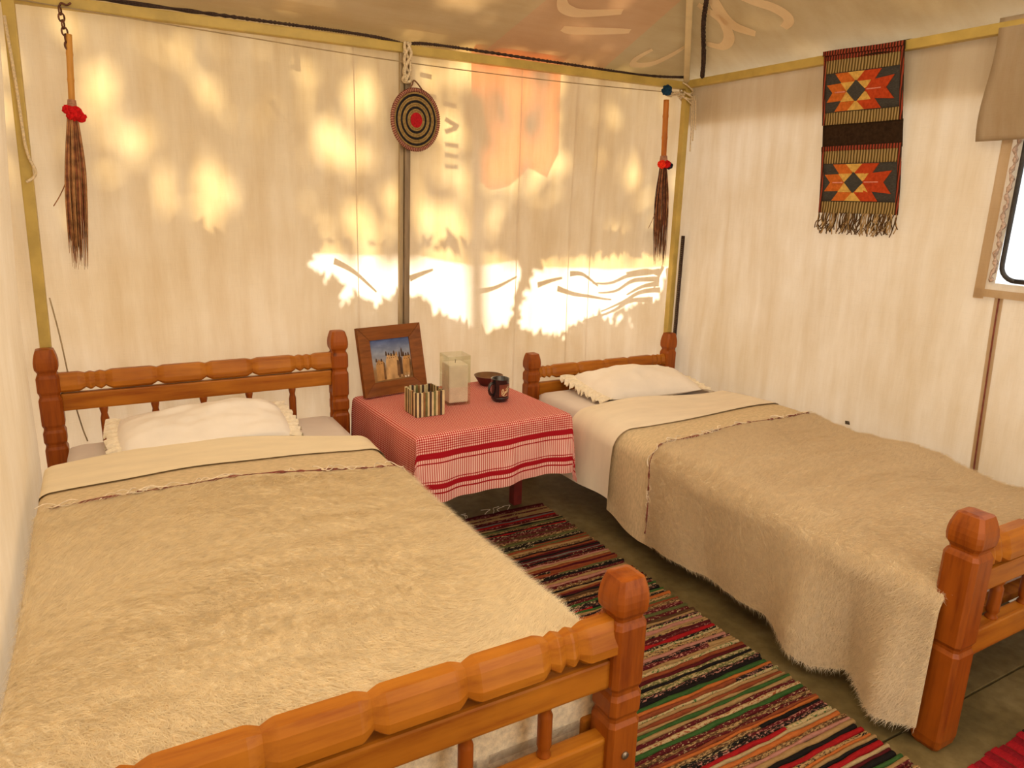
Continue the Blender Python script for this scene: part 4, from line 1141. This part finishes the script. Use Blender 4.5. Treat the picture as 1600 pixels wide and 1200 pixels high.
# turned over the beam at the top
V = []; F = []
for i in range(9):
    t = i / 8; a = math.pi * t
    for j in range(9):
        s = j / 8; p = kpt(s, 0); V.append((KX - .017 + .050 * t, p[1] - .004 + .008 * s, .012 * math.sin(a) + .002 - .034 * (1 - t) - .012 * (1 - t) * s))
F = [(i * 9 + j, i * 9 + j + 1, (i + 1) * 9 + j + 1, (i + 1) * 9 + j) for i in range(8) for j in range(8)]
o = mesh_obj('top_fold', V, F, K_BROWN, kl, True)
kpatch('binding_edge', 0, 1, .000, .018, K_BIND, .010)
g = random.Random(12); pa, pb = [], []
for k in range(110):
    s = g.uniform(.0, 1.0); p0 = Vector(kpt(s, .610, 0)); L = g.uniform(.055, .088)
    pts = [p0 + Vector((g.uniform(-.006, .004), g.uniform(-.006, .006) * i + .006 * i / 3, -L * i / 3)) for i in range(4)]
    (pa if g.random() < .6 else pb).append(tube_data(smooth_line(pts, 3), .0021, 5))
tag(mesh_obj('fringe', *join_data(pa), FR1, kl, True), kind='stuff'); tag(mesh_obj('fringe', *join_data(pb), FR2, kl, True), kind='stuff')

# ------------------------------------------------------------------ rugs
def rug_mat(name, c1, c2=None, amt=.5, f=60.0):
    m, nt, out = nmat(name)
    n1 = noise_node(nt, (1.0, 3.0, 1.0), f, 3.0, .7)
    w = noise_node(nt, (1, 1, 1), 420.0, 2.0)
    c = ramp(nt, n1, [(.30, tuple(x * .7 for x in c1)), (.7, c1)]) if c2 is None else ramp(nt, n1, [(amt - .03, c1), (amt + .03, c2)])
    bsdf(nt, out, c, .95, bump(nt, w, .5, .003), .05)
    return m
RC = dict(red=(.30, .012, .014), maroon=(.075, .010, .012), black=(.014, .011, .010), brown=(.085, .042, .020), tan=(.33, .20, .085), cream=(.40, .29, .15), green=(.040, .095, .025), olive=(.10, .10, .035),
          orange=(.42, .12, .030), rust=(.22, .055, .022), pink=(.38, .17, .13), grey=(.15, .125, .11), teal=(.03, .06, .05))
RM = {k: rug_mat('rag_' + k, v) for k, v in RC.items()}
for i, (a, b, t) in enumerate((('black', 'cream', .56), ('maroon', 'cream', .60), ('tan', 'black', .55), ('cream', 'rust', .55), ('brown', 'tan', .52), ('black', 'pink', .56), ('olive', 'cream', .52), ('maroon', 'pink', .57), ('cream', 'green', .56))):
    RM['mix%d' % i] = rug_mat('rag_mix_%s_%s' % (a, b), RC[a], RC[b], t, 95.0)
keys_far = ['maroon', 'black', 'brown', 'rust', 'maroon', 'black', 'mix1', 'grey', 'mix0', 'rust', 'tan', 'olive', 'pink', 'mix4', 'mix7', 'red']
keys_near = ['red', 'black', 'mix0', 'tan', 'orange', 'mix1', 'green', 'cream', 'mix2', 'mix3', 'olive', 'black', 'mix6', 'rust', 'maroon', 'mix4', 'pink', 'mix5', 'tan', 'mix8', 'mix7']
def strip(x0, x1, y, w, h, mat, parent, g, along='X', name='rag_strip'):
    n = max(4, int((x1 - x0) / .035)); V, F = [], []
    ph, ph2 = g.uniform(0, 6), g.uniform(0, 6)
    for i in range(n + 1):
        x = x0 + (x1 - x0) * i / n; yo = .0016 * math.sin(x * 24 + ph) + .0012 * math.sin(x * 61 + ph2); hh = h * (1 + .18 * math.sin(x * 47 + ph2))
        for a, b in ((-.52, .0), (-.36, .8), (0, 1), (.36, .8), (.52, .0)):
            p = (x, y + yo + a * w, .001 + b * hh); V.append(p if along == 'X' else (p[1], p[0], p[2]))
    for i in range(n):
        for k in range(4): F.append((i * 5 + k, (i + 1) * 5 + k, (i + 1) * 5 + k + 1, i * 5 + k + 1))
    return mesh_obj(name, V, F, mat, parent, True)
rg = empty('rag_rug', (0, 0, 0), 'long multicoloured striped rag rug on the floor between the two beds', 'rug')
g = random.Random(22); y = 2.485; last = None
while y > .40:
    w = g.uniform(.007, .017)
    pool = keys_far if y > 1.75 else (keys_near if y < 1.45 else keys_far + keys_near)
    k = g.choice([q for q in pool if q != last]); last = k
    xa_, xb_ = .86 + g.uniform(-.005, .005), 1.592 + g.uniform(-.007, .007)
    y -= w / 2
    if g.random() < .22:
        xm = g.uniform(1.05, 1.5); k2 = g.choice([q for q in pool if q != k])
        strip(xa_, xm + .004, y, w, .007, RM[k], rg, g); strip(xm, xb_, y, w, .0072, RM[k2], rg, g)
    else: strip(xa_, xb_, y, w, .007, RM[k], rg, g)
    y -= w / 2
parts = []
for k in range(6):
    x0 = g.uniform(1.15, 1.5); q = [(x0 + j * g.uniform(-.01, .02), 2.48 + .014 * j + g.uniform(-.004, .006), .008 + .006 * math.sin(j)) for j in range(4)]
    parts.append(tube_data(smooth_line(q, 3), .0014, 4))
tag(mesh_obj('warp_ends', *join_data(parts), THREAD, rg, True), kind='stuff')
rr_ = empty('red_rug', (0, 0, 0), 'red rug with thin pale stripes on the floor past the foot of the kilim-wall bed', 'rug')
RM2 = [rug_mat('redrug_red', (.34, .012, .018)), rug_mat('redrug_deep', (.22, .010, .016)), rug_mat('redrug_white', (.55, .40, .30)), rug_mat('redrug_black', (.03, .012, .012))]
x = 1.70; k = 0; g = random.Random(4)
while x < 2.45:
    w = g.choice([.030, .026, .034, .008, .030, .010]); m = RM2[2] if w < .009 else (RM2[3] if w < .011 else RM2[k % 2]); k += 1
    strip(-.1, .705 + g.uniform(-.004, .004), x + w / 2, w, .0035, m, rr_, g, 'Y', 'woven_strip'); x += w

# ------------------------------------------------------------------ outside: what shades the tent
tag(box('ground', (1.2, 3, -.16), (30, 30, .1), SAND), 'pale sandy ground outside the tent', 'ground', kind='structure')
fly = empty('fly_sheet', (1.2, 3.4, 1.9), 'thin printed fly sheet above the back wall, with added layers that dim the roof', 'fly sheet')
def sheet(name, pts, mat): return keep(mesh_obj(name, pts, [tuple(range(len(pts)))], mat), fly)
ty = SUN_TO / SUN_TO.y                                      # per metre of y
def sun_up(x, z, dy): return Vector((x + ty.x * dy, YB + dy, z + ty.z * dy))
EDGE = [(-.4, 1.045), (.72, 1.060), (1.10, 1.060), (1.45, 1.01), (1.70, 1.03), (1.85, .985), (2.2, .965), (2.66, .965)]
def aw(x, zsh):  # point of the awning plane whose shadow falls at (x, zsh) on the back wall
    dy = (1.99 - zsh) / (ty.z + .08); return sun_up(x, zsh, dy)
for i in range(len(EDGE) - 1):
    (xa_, za), (xb_, zb) = EDGE[i], EDGE[i + 1]
    sheet('awning_panel', [aw(xa_, 2.05), aw(xb_, 2.05), aw(xb_, zb), aw(xa_, za)], FLY)
o = sheet('red_print', [aw(1.42, 1.95), aw(1.87, 1.95), aw(1.88, 1.50), aw(1.82, 1.40), aw(1.72, 1.44), aw(1.62, 1.36), aw(1.52, 1.34), aw(1.44, 1.40)], FLY_RED); o.location.z += .01
for (xa_, za, xb_, zb) in ((.70, 1.83, .705, 1.73), (.62, 1.74, .70, 1.745), (1.17, 1.84, 1.24, 1.83), (1.16, 1.84, 1.17, 1.70), (1.18, 1.69, 1.27, 1.68), (1.20, 1.76, 1.25, 1.755), (1.30, 1.66, 1.36, 1.655), (1.31, 1.60, 1.37, 1.575), (1.31, 1.55, 1.36, 1.57),
                           (1.31, 1.50, 1.37, 1.50), (1.31, 1.46, 1.37, 1.455), (1.31, 1.41, 1.37, 1.41), (.58, 1.68, .66, 1.64), (.60, 1.62, .64, 1.55), (.58, 1.52, .66, 1.50), (.61, 1.46, .63, 1.38)):
    a, b = aw(xa_, za), aw(xb_, zb); d = (b - a).normalized(); s = d.cross(Vector((0, 0, 1))).normalized() * .011
    o = sheet('printed_letter_stroke', [a + s, b + s, b - s, a - s], FLY_INK); o.location.z += .02
for tri in ((cA, cB), (cB, cC)):
    L = [tri[0] + Vector((0, 0, .10)), tri[1] + Vector((0, 0, .10)), APEX + Vector((0, 0, .12))]
    sheet('roof_dim_layer', L, FLY_DIM)  # unseen layers added to dim the sun on the back and right roof

def leaf_mesh(name, centres, sizes, mat, parent, seed):
    g = np.random.default_rng(seed); n = len(centres)
    c = np.array(centres); sz = np.array(sizes)[:, None]
    d = g.normal(size=(n, 3)); d /= np.linalg.norm(d, axis=1, keepdims=True)
    sun_v = np.array(SUN_TO); d = d - sun_v * (d @ sun_v)[:, None] * .75; d /= np.linalg.norm(d, axis=1, keepdims=True)
    w = np.cross(d, sun_v); w /= np.linalg.norm(w, axis=1, keepdims=True)
    V = np.stack([c - d * sz, c + w * sz * .42 - d * sz * .1, c + d * sz, c - w * sz * .42 - d * sz * .1], 1).reshape(-1, 3)
    F = np.arange(4 * n).reshape(n, 4)
    o = mesh_obj(name, V, F, mat); keep(o, parent); o['kind'] = 'stuff'; return o

def inside(p, poly):
    x, z = p; c = False
    for i in range(len(poly)):
        (x1, z1), (x2, z2) = poly[i - 1], poly[i]
        if (z1 > z) != (z2 > z) and x < (x2 - x1) * (z - z1) / (z2 - z1) + x1: c = not c
    return c
GAPS = [[(0.71, 0.984), (0.792, 1.09), (1.10, 1.10), (1.10, 0.90), (1.076, 0.908), (1.018, 0.877), (0.95, 0.902), (0.874, 0.948), (0.821, 0.992), (0.768, 1.003)],
        [(1.10, 1.10), (1.30, 1.06), (1.70, 1.07), (1.681, 1.032), (1.676, 0.972), (1.651, 0.888), (1.64, 0.791), (1.614, 0.743), (1.545, 0.722), (1.464, 0.739), (1.359, 0.769), (1.257, 0.845), (1.22, 0.892), (1.10, 0.90)],
        [(1.775, 0.97), (1.80, 1.03), (2.0, 1.02), (2.62, 1.02), (2.603, 0.964), (2.569, 0.855), (2.503, 0.803), (2.415, 0.82), (2.299, 0.785), (2.252, 0.747), (2.106, 0.741), (2.013, 0.72), (1.892, 0.682), (1.787, 0.695), (1.713, 0.737), (1.724, 0.836), (1.764, 0.896)]]
SPOTS = [(0.839, 0.885, 0.028), (0.851, 0.753, 0.02), (0.92, 0.827, 0.010), (0.965, 0.808, 0.010), (2.018, 0.628, 0.024), (2.178, 0.63, 0.028), (2.324, 0.689, 0.028), (2.392, 0.692, 0.022), (2.436, 0.584, 0.014), (2.353, 0.549, 0.010), (2.483, 0.651, 0.010)]
def lit(x, z):
    return any(inside((x, z), q) for q in GAPS) or any((x - a) ** 2 + (z - b) ** 2 < r * r for a, b, r in SPOTS)
hd = empty('hedge', (1.2, 4.3, -.11), 'row of leafy shrubs growing behind the back wall of the tent', 'hedge')
g = random.Random(77); cs, ss = [], []
while len(cs) < 11500:
    big = len(cs) > 6000
    x, z = g.uniform(-.6, 2.9), g.uniform(-.05, 1.12) if big else g.uniform(.40, 1.12); sz = g.uniform(.05, .10) if big else g.uniform(.016, .034)
    if lit(x, z): continue
    k = sz * .80
    if sum(lit(x + k * math.cos(a), z + k * math.sin(a)) for a in np.linspace(0, 5.5, 8)) > (0 if g.random() < .8 else 1): continue
    dy = g.uniform(1.12, 1.60)
    cs.append(tuple(sun_up(x, z, dy))); ss.append(sz)
leaf_mesh('foliage', cs, ss, LEAF, hd, 1)
for k in range(9):
    x0 = -.3 + .37 * k
    keep(tube('stem', smooth_line([(x0, 4.35, -.12), (x0 + g.uniform(-.05, .05), 4.32, .8), (x0 + g.uniform(-.1, .1), 4.3 + g.uniform(-.05, .05), 1.7)], 5), [.016 - .0008 * i for i in range(11)], BARK, None, 6), hd)
# palm fronds: narrow leaflets crossing the sunlit band
pm_ = empty('palm_fronds', (2.6, 3.3, -.1), 'young palm with drooping fronds behind the right end of the back wall', 'palm')
STR = [[(2.56, 0.945), (2.37, 0.936), (2.24, 0.9), (2.127, 0.897)], [(2.56, 0.904), (2.389, 0.909), (2.276, 0.859), (2.162, 0.85)], [(2.57, 0.848), (2.429, 0.847), (2.315, 0.798), (2.185, 0.757)], [(1.912, 0.885), (2.052, 0.842), (2.247, 0.814)], [(2.521, 0.802), (2.381, 0.808), (2.251, 0.754), (2.076, 0.71)], [(1.983, 0.952), (2.061, 0.944), (2.16, 0.883)],
       [(1.148, 0.956), (1.257, 0.993)], [(1.461, 0.895), (1.568, 0.915), (1.677, 0.96)], [(1.792, 0.914), (1.939, 0.934)], [(0.822, 1.034), (0.908, 0.99), (0.996, 0.911)], [(2.58, .97), (2.52, .85)], [(2.56, .93), (2.45, .955), (2.33, .945)], [(2.56, .88), (2.44, .875), (2.34, .835)]]
for L in STR:
    dy = g.uniform(.22, .34); P = smooth_line([sun_up(x, z, dy) for x, z in L], 6); n = len(P); V = []
    for i, p in enumerate(P):
        t = (P[min(i + 1, n - 1)] - P[max(i - 1, 0)]).normalized(); s = t.cross(SUN_TO).normalized() * (.011 * (1 - .75 * i / n)); V += [p + s, p - s]
    keep(mesh_obj('leaflet', V, [(2 * i, 2 * i + 1, 2 * i + 3, 2 * i + 2) for i in range(n - 1)], LEAF), pm_)
keep(tube('rachis', smooth_line([(2.75, 3.3, -.1), (2.72, 3.25, .6), (2.58, 3.2, 1.2)], 8), .012, BARK, None, 6), pm_)
# tree whose crown dapples the awning
BLOBS = [(0.042, 1.658, 0.057, 0.07), (0.151, 1.494, 0.08, 0.046), (0.26, 1.35, 0.059, 0.048), (0.407, 1.3, 0.078, 0.111), (0.246, 1.8, 0.164, 0.05), (-0.019, 1.768, 0.055, 0.059), (0.938, 1.726, 0.132, 0.106), (0.952, 1.17, 0.152, 0.117), (1.294, 1.17, 0.186, 0.109), (1.177, 1.349, 0.072, 0.157), (1.414, 1.384, 0.158, 0.081),
         (1.628, 1.662, 0.049, 0.066), (1.835, 1.513, 0.063, 0.062), (1.605, 1.364, 0.1, 0.042), (0.398, 1.652, 0.109, 0.065), (0.54, 1.837, 0.136, 0.032), (1.32, 1.788, 0.118, 0.075), (0.735, 1.592, 0.029, 0.069), (0.88, 1.485, 0.105, 0.097), (1.292, 1.56, 0.074, 0.077), (1.499, 1.78, 0.062, 0.076)]
tr = empty('tree', (1.0, 8.6, -.1), 'broad leafy tree standing behind the tent', 'tree')
cs, ss = [], []
while len(cs) < 3600:
    x, z = g.uniform(-.6, 2.9), g.uniform(1.06, 3.6); sz = g.uniform(.05, .11)
    o_ = max((math.exp(-(((x - a) / rx) ** 2 + ((z - b) / rz) ** 2) * .9) for a, b, rx, rz in BLOBS), default=0) if z < 1.95 else 0
    if g.random() < o_ * 1.25: continue
    if z > 1.95 and (math.sin(x * 9 + z * 4) + math.sin(z * 11 - x * 3) > 1.75): continue
    if 1.40 < x < 1.92 and 1.33 < z < 1.95 and g.random() < .80: continue
    if z < 1.95 and g.random() < .12: continue
    if z < 1.3 and x < .6: pass
    dy = g.uniform(5.0, 6.6); cs.append(tuple(sun_up(x, z, dy))); ss.append(sz)
leaf_mesh('crown', cs, ss, LEAF, tr, 2)
keep(tube('trunk', smooth_line([(1.0, 8.6, -.15), (1.05, 8.5, 2.2), (.95, 8.5, 4.2), (.9, 8.4, 6.4)], 6), [.11 - .004 * i for i in range(19)], BARK, None, 10), tr)
